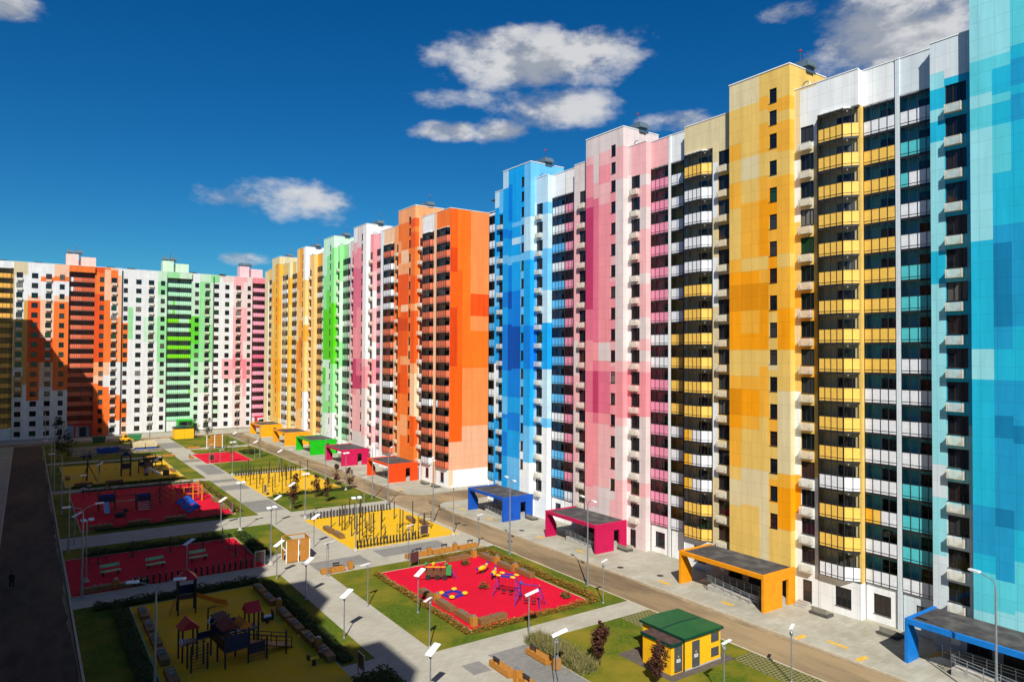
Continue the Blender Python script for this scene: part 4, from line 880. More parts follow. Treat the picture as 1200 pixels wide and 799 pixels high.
# ---------------------------------------------------------------- lamps
PANEL=flat('white_lamp_panel',(.78,.8,.82,1),.25,.6,0,.03); LENS=flat('lamp_lens',(.55,.58,.6,1),.15,.6)
def panel_lamp(twin=False):
    o=thing('park_lamp','','lamp',(0,0,0)); h=3.35
    p=MB()
    if twin: p.tube((-.16,0,0),(-.1,0,h),.035,.03); p.tube((.16,0,0),(.1,0,h),.035,.03); p.box(-.16,.16,-.03,.03,h-.3,h-.2)
    else: p.tube((0,0,0),(0,0,h),.06,.045); p.lathe([(.11,0),(.11,.12),(.065,.2)],n=10)
    p.tube((0,0,h-.1),(0,0,h+.2),.08,.07); p.path([(0,0,h+.1),(.1,0,h+.28),(.25,0,h+.36)],.03); p.path([(-.1,0,h-.05),(-.2,0,h+.15),(-.02,0,h+.3)],.025)
    p.build('pole',GALV,o)
    q=MB(); q.obox(0,0,h+.28,1.25,.55,.05,0,0); M=Matrix.Translation((.25,0,h+.42))@Matrix.Rotation(R(-22),4,'Y')@Matrix.Translation((0,0,-h-.3)); r=MB(); r.add(q,M); r.build('lamp_head',PANEL,o)
    return o
def thin_lamp():
    o=thing('arm_lamp','','lamp',(0,0,0)); p=MB(); h=3.6; p.tube((0,0,0),(0,0,h),.055,.045); p.lathe([(.1,0),(.1,.1),(.06,.18)],n=10)
    p.lathe([(.05,h-.1),(.13,h+.05),(.13,h+.2),(.04,h+.3)],n=10); p.path([(.1,0,h+.05),(.2,0,h+.35),(.0,0,h+.55)],.02); p.path([(-.1,0,h+.05),(-.25,0,h+.35),(-.05,0,h+.55)],.02); p.build('pole',GALV,o)
    q=MB(); q.obox(.35,0,h+.5,1.15,.24,.05); q.build('lamp_head',PANEL,o); return o
def street_lamp(h=9.2,two=True):
    o=thing('street_lamp','','street lamp',(0,0,0)); p=MB(); p.tube((0,0,0),(0,0,2.2),.13,.12,10); p.tube((0,0,2.2),(0,0,h-.7),.09,.06,10)
    p.lathe([(.2,0),(.2,.06),(.14,.1)],n=10)
    q=MB()
    for s in ((-1,1) if two else (1,)):
        p.path([(0,0,h-.7),(.15*s,0,h-.3),(.9*s,0,h-.05),(1.2*s,0,h)],.035)
        q.obox(1.45*s,0,h-.02,.75,.3,.12)
    p.build('pole',GALV,o); q.build_split('lamp_head',PANEL,o); return o
def flood_lamp():
    o=thing('flood_lamp','','lamp',(0,0,0)); h=6.6; p=MB(); p.tube((0,0,.3),(0,0,h),.075,.05,10); p.build('pole',GALV,o)
    b=MB(); b.lathe([(.34,0),(.34,.1),(.2,.28),(.1,.5)],n=14); b.build('concrete_foot',CONC,o)
    t=MB(); t.box(-.55,.55,-.03,.03,h-.05,h+.02); t.build('cross_bar',GALV,o)
    for s in (-1,1):
        q=MB(); q.obox(.38*s,-.1,h-.02,.5,.4,.1,0,R(25)); q.build('floodlight',PANEL,o)
    return o
P1=panel_lamp(); P2=panel_lamp(True); P3=thin_lamp(); P4=street_lamp(); P5=street_lamp(9.2,False); P6=flood_lamp(); kids(None)
GL='white-panel lamps along the courtyard paths'; GA='slim arm lamps by the paths'; GS='tall street lamps'; GF='double floodlights on concrete feet'
A=R(25)
for p,x,y,rz,l,g in (
 (P1,23.0,105.6,A,'white-panel lamp on the verge right of the blue climbing panel',GL),(P1,29.9,102.8,A,'white-panel lamp at the right corner of the small triangular lawn behind the shelter',GL),
 (P1,30.4,88.1,A,'white-panel lamp on the paving right behind the wooden shelter',GL),(P1,22.8,77.9,A,'white-panel lamp left in front of the wooden shelter',GL),
 (P1,23.3,69.7,A,'white-panel lamp standing in the upper patch of shade on the central path edge',GL),(P1,22.9,58.4,A,'white-panel lamp in the sunlit gap between the two shade patches on the path edge',GL),
 (P1,30.9,60.2,A,'white-panel lamp on the lawn left of the pink-red playground',GL),(P1,36.4,49.9,R(-25),'white-panel lamp by the near edge hedge of the pink-red playground, at the path',GL),
 (P1,23.6,44.0,A,'white-panel lamp closest to the bottom edge of the picture, in the lower shade patch',GL),(P1,14.8,84.0,A,'white-panel lamp by the dark posts of the shaded exercise ground',GL),
 (P1,11.3,151.9,A,'white-panel lamp in the middle of the far shaded yellow playground',GL),(P1,21.0,152.7,A,'white-panel lamp at the sunny corner of the far yellow playground',GL),
 (P1,34.8,112.0,A,'white-panel lamp at the near left corner of the maroon sapling lawn',GL),(P1,5.4,106,A,'white-panel lamp in front of the shaded red playground at the left kerb',GL),
 (P1,44.8,192.1,A,'white-panel lamp on the far lawn behind the lattice screen',GL),(P1,44.5,170.7,A,'white-panel lamp at the street side of the far red playground',GL),(P1,44.6,151.8,A,'white-panel lamp on the lawn beyond the far post garden',GL),
 (P2,27.7,75.7,R(-60),'twin-post lamp behind the bench at the plaza corner of the lawn',GL),(P2,32.9,41.6,R(-25),'twin-post lamp among the near benches beside the ornamental grass',GL),
 (P3,27.7,64.6,R(200),'slim arm lamp on the lawn midway along the central path',GA),(P3,28.1,52.6,R(215),'slim arm lamp at the near tip of the lawn left of the pink-red playground',GA),
 (P3,37.7,76.1,A,'slim arm lamp behind the left plaza bench by the notice board',GA),(P3,47.6,76.2,A,'slim arm lamp at the street end of the plaza benches',GA),(P3,47.3,52.4,A,'slim arm lamp at the right corner of the pink-red playground lawn',GA),
 (P3,41.1,32.8,R(10),'slim arm lamp in front of the green-roofed kiosk',GA),(P3,47.6,31.8,A,'slim arm lamp on the grass grid by the yellow ground marking',GA),(P3,46.4,110.1,A,'slim arm lamp on the verge opposite the orange portal',GA),
 (P3,34.1,168,A,'slim arm lamp at the near left of the far red playground',GA),(P3,34,157.6,A,'slim arm lamp on the lawn near the far cross path',GA),(P3,46.4,150.6,A,'slim arm lamp at the street end of the far cross path',GA),
 (P4,49.5,57.3,R(75),'tall double-arm street lamp in front of the crimson portal',GS),(P4,49.4,71.8,R(75),'tall double-arm street lamp in front of the blue portal',GS),
 (P5,48.7,112.1,R(40),'tall street lamp on the grass corner at the mouth of the side street',GS),(P5,48.8,106.0,R(40),'tall street lamp just behind the far row of the near post garden',GS),(P4,49.3,91.5,R(65),'tall street lamp at the street side of the near post garden',GS),
 (P5,48.5,134.2,R(40),'tall street lamp in front of the rose pink block',GS),(P5,45.5,170.0,R(40),'tall street lamp in front of the marigold portal',GS),(P5,46.7,197.1,R(40),'tall street lamp before the golden portal at the far corner',GS),
 (P5,55.9,21.4,R(80),'tall grey street lamp before the azure portal at the right edge',GS),
 (P4,4.9,82.5,R(10),'thick tall street lamp at the left kerb by the exercise ground, nearest of its row',GS),(P5,4.6,102.3,R(10),'tall street lamp at the left kerb next to the shaded cross path',GS),(P5,4.7,127.0,R(190),'tall street lamp on the left kerb beside the shaded red playground',GS),
 (P5,4.3,147.0,R(190),'tall street lamp on the left kerb beside the far shaded yellow playground',GS),(P5,4.3,165,R(190),'tall street lamp on the left kerb at the far shaded lawn',GS),(P5,4.3,222,R(190),'tall street lamp at the far left kerb before the white block',GS),(P5,29,222,R(190),'tall street lamp at the far end of the central path',GS),
 (P4,7.4,52.6,R(-20),'tall double-arm lamp on the shaded lawn at the bottom left',GS),
 (P6,24.7,101.8,R(20),'double floodlight at the far corner of the exercise ground lawn',GF),(P6,23.7,83.4,R(20),'double floodlight on a concrete foot beside the wooden shelter',GF),(P6,34.1,83.4,0,'double floodlight at the near left corner of the yellow post garden',GF),
 (P6,34.5,104.0,R(20),'double floodlight at the far left corner of the yellow post garden',GF),(P6,48.0,83.3,R(20),'double floodlight at the near right corner of the yellow post garden',GF),(P6,5.6,88.0,R(20),'double floodlight on the left edge of the shaded exercise ground',GF),
 (P6,34.5,149.0,R(20),'double floodlight at the far left corner of the far post garden',GF),(P6,47.8,121.9,R(20),'double floodlight at the street corner of the sapling lawn',GF)):
    place(p,(x,y,.02),rz,l,g)
# ---------------------------------------------------------------- benches, bins, boards, posts
STEEL=flat('brushed_steel',(.35,.36,.37,1),.35,.5,.7)
def bench():
    o=thing('bench','','bench'); b=MB(); L=2.7
    b.box(-L/2,-.55,-.33,.33,.08,.5); b.box(-.5,L/2,-.33,.33,.08,.5)
    for i in range(1): b.box(-L/2+.03,L/2-.03,-.29,.29,.0,.08)
    b.build('seat',WOOD,o)
    r=MB()
    for x in (.15,.75): r.box(x-.03,x+.03,.2,.26,.5,.85)
    r.box(.05,.85,.17,.3,.8,.95); r.build('backrest',DARKM,o); return o
def dbench():
    o=thing('wooden_bench','','bench'); b=MB(); L=2.9; b.box(-L/2,L/2,-.35,.35,.06,.52); b.box(-L/2+.05,L/2-.05,-.3,.3,0,.06); b.build('seat',WOODD,o)
    for x in (-.1,.5):
        r=MB(); r.box(x-.025,x+.025,-.22,.22,.52,.68); r.build('armrest',STEEL,o)
    return o
def bin_():
    o=thing('litter_bin','','litter bin'); b=MB(); b.box(-.24,.24,-.24,.24,.03,.9)
    for i in range(4): b.box(-.26,.26,-.26+i*.14,-.18+i*.14,.05,.88)
    b.build('casing',WOOD,o); l=MB(); l.lathe([(.2,.9),(.21,1.0),(.12,1.06)],n=12); l.build('lid',STEEL,o); return o
def board():
    o=thing('notice_board','','notice board'); f=MB(); f.box(-.59,-.54,-.04,.04,0,1.75); f.box(.54,.59,-.04,.04,0,1.75); f.box(-.54,.54,-.03,.03,1.68,1.74); f.build('frame',GALV,o)
    q=MB(); q.box(-.54,.54,-.02,.02,.55,1.66); q.build('panel',flat('dark_board',(.06,.03,.03,1),.4),o); return o
B1=bench(); B2=dbench(); B3=bin_(); B4=board(); kids(None)
H=R(90)
GB='light wooden block benches'; GD='brown wooden block benches round the playgrounds'; GBN='wooden litter bins'; GN='dark notice boards on thin posts'
for p,x,y,rz,l,g in (
 (B1,28.7,76.8,0,'wooden block bench beside the bin on the corner of the paved crossing',GB),(B1,39.2,77.0,0,'leftmost of the three wooden benches along the plaza hedge',GB),(B1,42.7,76.9,0,'middle one of the three wooden benches along the plaza hedge',GB),(B1,46.4,76.8,0,'wooden bench at the street end of the plaza hedge',GB),
 (B1,30.7,45.6,H,'free-standing wooden bench on the grey paving at the bottom',GB),(B1,34.4,45.8,H,'wooden bench against the ornamental grass',GB),(B1,30.9,41.9,H,'wooden bench cut by the bottom edge of the picture',GB),
 (B2,33.7,63.6,H,'brown bench farthest along the left side of the pink-red playground',GD),(B2,33.7,59.9,H,'middle brown bench on the left side of the pink-red playground',GD),(B2,33.8,56.4,H,'brown bench by the near left corner bin of the pink-red playground',GD),(B2,35.6,54.5,0,'brown bench on the near side of the pink-red playground',GD),
 (B2,42.7,72.9,0,'brown bench at the back of the pink-red playground',GD),(B2,45.8,71.3,H,'brown bench in the far street-side corner of the pink-red playground',GD),(B2,45.7,67.1,H,'middle brown bench on the street side of the pink-red playground',GD),(B2,46.0,63.9,H,'nearest brown bench on the street side of the pink-red playground',GD),
 (B2,20.1,74.4,H,'topmost brown bench on the right of the shaded yellow playground',GD),(B2,20.1,71.0,H,'second brown bench from the top on the right of the shaded yellow playground',GD),(B2,20.1,66.2,H,'brown bench just past the upper bin on the right of the shaded yellow playground',GD),(B2,20.1,62.8,H,'brown bench midway down the right of the shaded yellow playground',GD),(B2,20.2,59.3,H,'brown bench before the lower bin on the right of the shaded yellow playground',GD),(B2,20.3,55.8,H,'lowest brown bench on the right of the shaded yellow playground',GD),
 (B2,9.3,73.5,H,'topmost brown bench on the left of the shaded yellow playground',GD),(B2,9.3,69.6,H,'second brown bench on the left of the shaded yellow playground',GD),(B2,9.3,66.0,H,'third brown bench on the left of the shaded yellow playground',GD),(B2,9.3,62.4,H,'fourth brown bench on the left of the shaded yellow playground',GD),(B2,9.3,58.0,H,'lowest brown bench on the left of the shaded yellow playground',GD),
 (B2,6.2,83.9,R(3),'left brown bench before the posts of the exercise ground',GD),(B2,9.7,83.9,R(3),'brown bench between the white bin and the posts of the exercise ground',GD),
 (B2,34.7,94.5,H,'far brown bench on the path side of the yellow post garden',GD),(B2,34.8,91.2,H,'near brown bench on the path side of the yellow post garden',GD),(B2,46.9,93.9,R(80),'far brown bench on the street side of the yellow post garden',GD),(B2,47.5,90.8,R(80),'near brown bench on the street side of the yellow post garden',GD),
 (B2,8.9,113.5,0,'left brown bench on the near side of the shaded red playground',GD),(B2,13.6,113.6,0,'middle brown bench on the near side of the shaded red playground',GD),(B2,18.4,113.5,0,'right brown bench on the near side of the shaded red playground',GD),
 (B2,26.0,118,H,'brown bench on the sunny right edge of the red climbing playground',GD),(B2,26.0,124,H,'brown bench on the right edge of the red climbing playground beside the orange cube',GD),(B2,26.0,133,H,'brown bench on the right edge of the red climbing playground, farther up',GD),
 (B2,9,151.9,0,'left brown bench on the near side of the far shaded yellow playground',GD),(B2,14,151.9,0,'middle brown bench on the near side of the far shaded yellow playground',GD),(B2,25.3,160,H,'brown bench on the sunny right edge of the far yellow playground',GD),(B2,6.9,161,H,'brown bench on the left edge of the far shaded yellow playground',GD),
 (B1,24.5,183.6,0,'left bench of the pair behind the far yellow playground',GB),(B1,28.0,183.7,0,'right bench of the pair behind the far yellow playground',GB),(B1,35.8,196.0,0,'bench to the left of the far lattice screen',GB),(B1,32.0,178.0,H,'bench standing alone on the far central path',GB),
 (B3,30.8,76.9,0,'bin to the right of the bench at the paved crossing',GBN),(B3,40.9,76.9,0,'bin between the left and middle plaza benches',GBN),(B3,44.5,76.8,0,'bin between the middle and street-end plaza benches',GBN),(B3,30.7,43.5,0,'bin at the bottom edge beside the free-standing bench',GBN),(B3,34.4,43.5,0,'bin right next to the ornamental grass',GBN),
 (B3,44.9,72.9,0,'bin at the back corner of the pink-red playground',GBN),(B3,33.8,61.7,0,'bin between the benches on the left side of the pink-red playground',GBN),(B3,33.6,54.5,0,'bin at the near left corner of the pink-red playground',GBN),(B3,45.8,69.2,0,'low bin between the street-side benches of the pink-red playground',GBN),(B3,45.9,65.6,0,'bin between the two nearer street-side benches of the pink-red playground',GBN),
 (B3,20.3,68.6,0,'upper bin on the right of the shaded yellow playground',GBN),(B3,20.3,57.5,0,'lower bin on the right of the shaded yellow playground',GBN),(B3,8.0,84.0,0,'pale-lidded bin between the two benches of the exercise ground',GBN),
 (B4,37.2,73.5,R(5),'notice board behind the left plaza bench on the pink-red playground',GN),(B4,44.0,84.1,R(5),'notice board among the near posts of the yellow post garden',GN),(B4,22.5,83.5,R(5),'notice board in front of the shelter, at the end of the dark posts',GN),(B4,21.3,50.8,H,'notice board at the near end of the shaded yellow playground, beside the bottom path',GN),
 (B4,34.6,168.6,R(5),'notice board on the near left corner of the far red playground',GN),(B4,22.8,151.9,R(5),'notice board at the sunny corner of the far yellow playground',GN),(B4,26.2,113.6,H,'notice board at the sunny corner of the red climbing playground',GN),(B4,34.4,124.8,H,'notice board at the left corner of the far post garden',GN)):
    place(p,(x,y,.06 if p in (B2,B4) else .02),rz,l,g)
def post():
    o=thing('fence_post','','post'); b=MB(); b.tube((0,0,0),(0,0,1.0),.12,.11,8); b.build('shaft',flat('dark_post_timber',(.025,.02,.016,1),.7),o)
    c=MB(); c.lathe([(.115,1.0),(.09,1.04)],n=8); c.build('cap',DARKM,o); return o
def pole(h):
    o=thing('climbing_pole','','play post'); b=MB(); b.tube((0,0,0),(0,0,h),.08,.07,8); b.build('shaft',DPOST,o); f=MB(); f.lathe([(.12,0),(.12,.05),(.06,.09)],n=10); f.build('foot',DPOST,o); return o
DPOST=flat('dark_steel_post',(.03,.026,.02,1),.5)
F1=post(); Q1=pole(1.6); Q2=pole(2.6); Q3=pole(3.6); kids(None)
def row(n,x0,y0,x1,y1,l,g):
    for i in range(n):
        t=i/(n-1); place(F1,(x0+(x1-x0)*t,y0+(y1-y0)*t,.06),0,l,g)
row(21,9.7,83.4,21.6,83.5,'short dark post in the row along the near edge of the shaded exercise ground','posts along the shaded exercise ground')
row(20,34.7,84.3,43.2,84.2,'short dark post in the row on the near side of the yellow post garden','near posts of the yellow post garden')
row(26,34.9,102.6,47.5,102.5,'short dark post in the row on the far side of the yellow post garden','far posts of the yellow post garden')
row(25,34.8,147.3,46.8,147.4,'short post in the row on the far side of the second, farther post garden','far posts of the second post garden')
for n,(x0,x1,y0,y1),ps,l,g in ((16,(36.0,39.2,87,100.5),(Q2,Q3),'tall dark climbing pole in the left half of the near yellow post garden','poles in the left half of the near post garden'),(14,(39.5,45.5,86.5,100.5),(Q1,Q2,Q3),'dark climbing pole in the right half of the near yellow post garden','poles in the right half of the near post garden'),(18,(34.9,39.8,127,145),(Q2,Q3),'dark climbing pole on the left of the far yellow post garden','poles on the left of the far post garden'),(6,(42,46,138,146.5),(Q2,Q3),'dark climbing pole in the far corner of the far yellow post garden','poles in the far corner of the far post garden')):
    rr=random.Random(n); k=max(2,n//4)
    for i in range(n):
        place(rr.choice(ps),(x0+(x1-x0)*((i%4)/3)+rr.uniform(-.45,.45),y0+(y1-y0)*((i//4)/(k))+rr.uniform(-.6,.6),.06),0,l,g)
o=thing('parallel_bars','low dark exercise bars on the street side of the near yellow post garden','exercise bars',(43.2,88.5,.06)); b=MB()
for x in (-.9,.9):
    for y in (-.35,.35): b.tube((x,y,0),(x,y,1.1),.04)
for y in (-.35,.35): b.tube((-.95,y,1.1),(.95,y,1.1),.035)
b.build('rail',DPOST,o)
o=thing('exercise_gate','dark pull-up frame beside the street bench of the near yellow post garden','exercise bars',(46.2,88.2,.06)); b=MB()
for x in (-1,0,1): b.tube((x,0,0),(x,0,2.3+.2*x),.05); 
for z in (1.2,1.7,2.1): b.tube((-1,0,z),(1,0,z),.03)
b.build('frame',DPOST,o)
# exercise ground
GRN_=noisy('light_green_boards',(.16,.42,.2,1),(.22,.52,.27,1),3,.6,.3,stretch=(1,8,8))
def gbench():
    o=thing('green_bench','','bench'); b=MB(); b.box(-1,1,-.3,.25,.42,.5); b.build('seat',GRN_,o); c=MB(); c.obox(0,.48,.78,1.9,.06,.34,0,R(-20)); c.build('backrest',GRN_,o)
    l=MB()
    for x in (-.75,.75): l.box(x-.05,x+.05,-.25,.2,0,.42); l.tube((x,.2,.3),(x,.46,.95),.035)
    l.build('frame',DARKM,o); return o
G1=gbench(); kids(None)
for x,y,l in ((8.0,89.3,'leftmost green bench on the shaded exercise ground'),(12.5,89.5,'middle green bench on the shaded exercise ground'),(17.1,89.8,'green bench nearest the shelter on the shaded exercise ground')): place(G1,(x,y,.06),R(8),l,'green benches on the exercise ground')
def gym(label,x,y,kind):
    o=thing('exercise_machine',label,'exercise machine',(x,y,.06),random.uniform(-.4,.4),'dark exercise machines on the shaded exercise ground'); b=MB(); s=MB()
    b.lathe([(.3,0),(.3,.04),(.08,.1)],n=12); b.tube((0,0,0),(0,0,1.9),.07,.06)
    if kind==0:
        for q in (-1,1): s.tube((q*.9,0,0),(q*.9,0,1.6),.05); s.tube((q*.9,0,1.6),(0,0,1.6),.04); s.tube((q*.9,0,.7),(0,0,.7),.04)
    elif kind==1:
        for q in (-1,1): s.path([(0,0,1.5),(q*.4,0,1.55),(q*.75,0,1.1),(q*.7,0,.5)],.035); s.box(q*.7-.2,q*.7+.2,-.2,.2,.42,.5)
    else:
        for q in (-1,1): s.path([(0,0,.9),(q*.3,0,.8),(q*.35,.2,.25)],.03); s.box(q*.35-.1,q*.35+.1,-.05,.45,.2,.25); s.tube((q*.05,0,1.7),(q*.35,.1,1.5),.025)
    b.build('column',DPOST,o); s.build('handles',DPOST,o)
for x,y,k,l in ((7.2,95.1,0,'dark pull-up frame at the left of the exercise ground'),(10.9,95.8,2,'dark exercise stepper behind the gap of the green benches'),(15.0,95.7,1,'dark two-seat exercise machine behind the middle green bench'),(18.7,95.6,1,'dark two-seat exercise machine behind the third green bench'),(21.3,96.8,2,'dark exercise machine in the far right corner of the exercise ground'),(21.3,93.2,2,'dark exercise machine second down the right edge of the exercise ground'),(21.2,89.4,2,'dark exercise machine third down the right edge of the exercise ground'),(21.6,86.1,2,'dark exercise machine nearest the notice board')): gym(l,x,y,k)
# wooden shelter and far lattice screen
o=thing('wooden_shelter','white-framed shelter with tall orange-brown board walls at the paved crossing','shelter',(26.8,84.1,0),R(-4)); f=MB(); w=MB()
for x,y in ((-1.35,-1.2),(.05,-1.2),(1.35,-1.2),(-1.35,1.2),(1.35,1.2)): f.box(x-.04,x+.04,y-.05,y+.05,0,2.7)
w.box(-1.4,1.4,-1.25,-1.15,2.6,2.72); w.box(-1.4,1.4,1.15,1.25,2.6,2.72); w.box(-1.4,-1.3,-1.15,1.15,2.6,2.72); w.box(1.3,1.4,-1.15,1.15,2.6,2.72); f.box(-1.38,-1.3,-1.1,1.1,1.3,1.42)
for i in range(12): 
    x=-1.27+i*.217
    if not 5.4<i<6.1: w.box(x,x+.2,-1.22,-1.18,.1,2.6)
for i in range(5): w.box(-1.37,-1.33,.1+i*.21,.29+i*.21,.1,1.28); 
for i in range(11): w.box(1.33,1.37,-1.1+i*.21,-.91+i*.21,.1,2.6)
f.build('frame',WHITEP,o); w.build_split('board_wall',WOOD,o)
o=thing('lattice_screen','orange-brown chequered wooden screen at the far red playground','wooden screen',(40.4,193.8,0)); f=MB(); w=MB()
for x in (-1.9,0,1.9): f.box(x-.07,x+.07,-.07,.07,0,3.5)
for i in range(5):
    for j in range(4):
        if (i+j)%2==0 or random.random()<.7: w.box(-1.8+i*.73,-1.14+i*.73,-.04,.04,.5+j*.73,1.17+j*.73)
f.build('frame',WHITEP,o); w.build('lattice',WOOD,o)
# ---------------------------------------------------------------- kiosks
KY=noisy('kiosk_yellow_paint',(.72,.37,.006,1),(.82,.43,.01,1),1.5,.5,.35,detail=6); KG=noisy('kiosk_green_roof',(.0,.072,.018,1),(.001,.1,.026,1),1.2,.4,.4,detail=5); KGD=flat('kiosk_dark_green_trim',(.0,.035,.025,1),.4)
KBR=noisy('kiosk_brown_felt',(.06,.035,.03,1),(.09,.055,.048,1),2,.9,.1); GRY=flat('grey_steel_door',(.06,.065,.07,1),.45)
o=thing('transformer_kiosk','yellow substation kiosk with a green roof and a brown-roofed annex on the near lawn','kiosk',(42.4,37.6,.04)); w=MB(); w.box(0,4.25,0,4.5,0,2.5); w.box(-.02,4.27,-.02,4.52,0,.12,1)
w.build('wall',[KY,CONC],o)
r=MB(); r.prism([(-.22,2.5),(4.38,2.5),(4.38,2.62),(2.1,2.7),(-.22,2.62)],1,-.18,4.68,0); r.box(-.24,-.21,-.2,4.7,2.44,2.63,1); r.box(4.37,4.4,-.2,4.7,2.44,2.63,1); r.box(-.22,4.38,-.2,-.17,2.44,2.6,1); r.prism([(-.23,2.64),(2.1,2.725),(4.39,2.64),(4.39,2.6),(2.1,2.68),(-.23,2.6)],1,2.2,2.4,1)
r.build('roof',[KG,KGD],o)
a=MB(); a.box(-1.4,-.02,.1,3.1,0,2.25); a.build('annex_wall',KY,o); a=MB(); a.box(-1.48,-.25,-.0,3.2,2.26,2.4,0); a.box(-1.5,-.25,-.05,-.01,2.18,2.42,1); a.box(-1.53,-1.49,-.05,3.25,2.18,2.42,1); a.build('annex_roof',[KBR,KGD],o)
a=MB(); a.box(-.1,.0,-.03,.02,0,2.5); a.build('corner_trim',KGD,o)
def kdoor(x,y,sx):
    d=MB(); d.box(x,x+.85,y-.05,y+.01,.12,2.12,0); 
    d.prism([(x+.34,1.25),(x+.5,1.25),(x+.42,1.4)],1,y-.056,y-.052,1)
    d.box(x+.05,x+.8,y-.06,y-.05,.15,.18,0); d.box(x+.7,x+.75,y-.1,y-.05,.95,1.1,0)
    for q,zz,wq in ((.2,1.06,.2),(.44,1.06,.16),(.18,.96,.5),(.22,.86,.42)): d.box(x+q,x+q+wq,y-.056,y-.052,zz,zz+.05,2)
    d.build('door',[GRY,YELM,WHITEP],o)
kdoor(-1.05,.1,1); kdoor(.85,0,1)
for z in (.4,1.55):
    v=MB(); v.box(3.1,4.0,-.04,.01,z,z+.7)
    for i in range(8): v.box(3.13,3.97,-.06,-.04,z+.04+i*.083,z+.08+i*.083)
    v.build('vent_louvre',GRY,o)
pd=MB(); pd.box(40.3,47.7,36.9,42.9,-.1,.045); struct('paved_apron',pd,noisy('brown_paving',(.085,.07,.06,1),(.12,.1,.085,1),3,.9,.1))
o=thing('transformer_kiosk','small yellow kiosk with a dark green roof at the far end of the courtyard','kiosk',(35.1,219.6,.04)); w=MB(); w.box(0,5,0,4.5,0,3.0); w.build('wall',KY,o); r=MB(); r.prism([(-.2,3.0),(5.2,3.0),(5.2,3.1),(2.5,3.5),(-.2,3.1)],1,-.2,4.7); r.build('roof',KGD,o); d=MB()
d.box(2.5,2.56,-.02,0,0,3); d.build('corner_trim',WOOD,o)
# ---------------------------------------------------------------- play equipment
PM=vcol_mat('painted_play_panels',.45,.4,.08,2)
RED=(.45,.01,.02,1); BLU_=(.02,.03,.28,1); YLW=(.8,.42,.01,1); ORG=(.62,.16,.01,1); GRE=(.03,.25,.06,1); BRN=(.12,.05,.025,1); BLK=(.02,.018,.02,1); NVY=(.012,.016,.06,1); MUR=(.16,.012,.02,1); WHT_=(.75,.75,.75,1); SKY_=(.01,.07,.36,1)
def pieces(o, **parts):
    for k,mb in parts.items():
        if k in ('net','rope','pieces_of_rubble','rubble','mesh'): mb.build(k,PM,o)
        else: mb.build_split(k,PM,o)
def ladder(mb,p,q,w,n,r=.03,c=BRN):
    p=Vector(p); q=Vector(q); s=Vector((-(q-p).y,(q-p).x,0)); s=s.normalized()*w/2 if s.length>.01 else Vector((w/2,0,0))
    mb.tube(p+s,q+s,r,None,6,0,c); mb.tube(p-s,q-s,r,None,6,0,c)
    for i in range(1,n): a=p+(q-p)*(i/n); mb.tube(a+s,a-s,r*.8,None,6,0,c)
def slide(mb,x,y,z,dx,dy,w=.6,c=ORG):
    d=Vector((dx,dy,0)); s=Vector((-dy,dx,0)).normalized()*w/2; n=9; prev=None
    for i in range(n+1):
        t=i/n; zz=z*(1-t)**1.25+.22*t; b=Vector((x,y,zz+.02))+d*t
        cur=(b+s,b-s)
        if prev:
            mb.face([tuple(prev[0]),tuple(prev[1]),tuple(cur[1]),tuple(cur[0])],0,c)
            for k in (0,1):
                a0,a1=prev[k],cur[k]; u=Vector((0,0,.2)); mb.face([tuple(a0),tuple(a1),tuple(a1+u),tuple(a0+u)],0,c)
                mb.face([tuple(a0-u*.4),tuple(a1-u*.4),tuple(a1),tuple(a0)],0,c)
        prev=cur
def gable(mb,x0,x1,y0,y1,z,h,c,axis=0):
    if axis==0: mb.prism([(y0,z),(y1,z),((y0+y1)/2,z+h)],0,x0,x1,0,c)
    else: mb.prism([(x0,z),(x1,z),((x0+x1)/2,z+h)],1,y0,y1,0,c)
def tower(label,x,y,rz,w=1.5,deck=1.6,h=3.4,roof=RED,body=NVY,sl=None,lad=True,group=None):
    o=thing('play_tower',label,'play tower',(x,y,.06),rz,group); p=MB(); d=MB(); r=MB(); s=MB(); l=MB(); hw=w/2
    for a in (-hw,hw):
        for b in (-hw,hw): p.box(a-.07,a+.07,b-.07,b+.07,0,h,0,BLK)
    d.box(-hw+.08,hw-.08,-hw+.08,hw-.08,deck-.1,deck,0,BRN)
    for a in (-1,1): d.box(a*hw-.03,a*hw+.03,-hw+.08,hw-.08,deck+.05,deck+.85,0,body)
    d.box(-hw+.08,hw-.08,hw-.03,hw+.03,deck+.05,deck+.85,0,body)
    if roof:
        for k in range(4):
            A=[(-hw-.15,-hw-.15),(hw+.15,-hw-.15),(hw+.15,hw+.15),(-hw-.15,hw+.15)]; q0=A[k]; q1=A[(k+1)%4]
            r.face([(q0[0],q0[1],h-.1),(q1[0],q1[1],h-.1),(0,0,h+.75)],0,roof)
        r.face([(-hw-.15,-hw-.15,h-.1),(-hw-.15,hw+.15,h-.1),(hw+.15,hw+.15,h-.1),(hw+.15,-hw-.15,h-.1)],0,roof)
        r.build('roof',PM,o)
    if sl: slide(s,hw,0,deck,sl,0,.65,ORG); s.build('slide',PM,o)
    if lad: ladder(l,(-hw-.7,0,0),(-hw,0,deck),.7,6,.035,ORG); l.build('ladder',PM,o)
    p.build_split('post',PM,o); d.build('deck',PM,o); return o
tower('shaded red-roofed play tower with an orange slide at the back of the yellow playground',12.8,72.6,R(-5),1.5,1.5,3.3,RED,NVY,2.9)
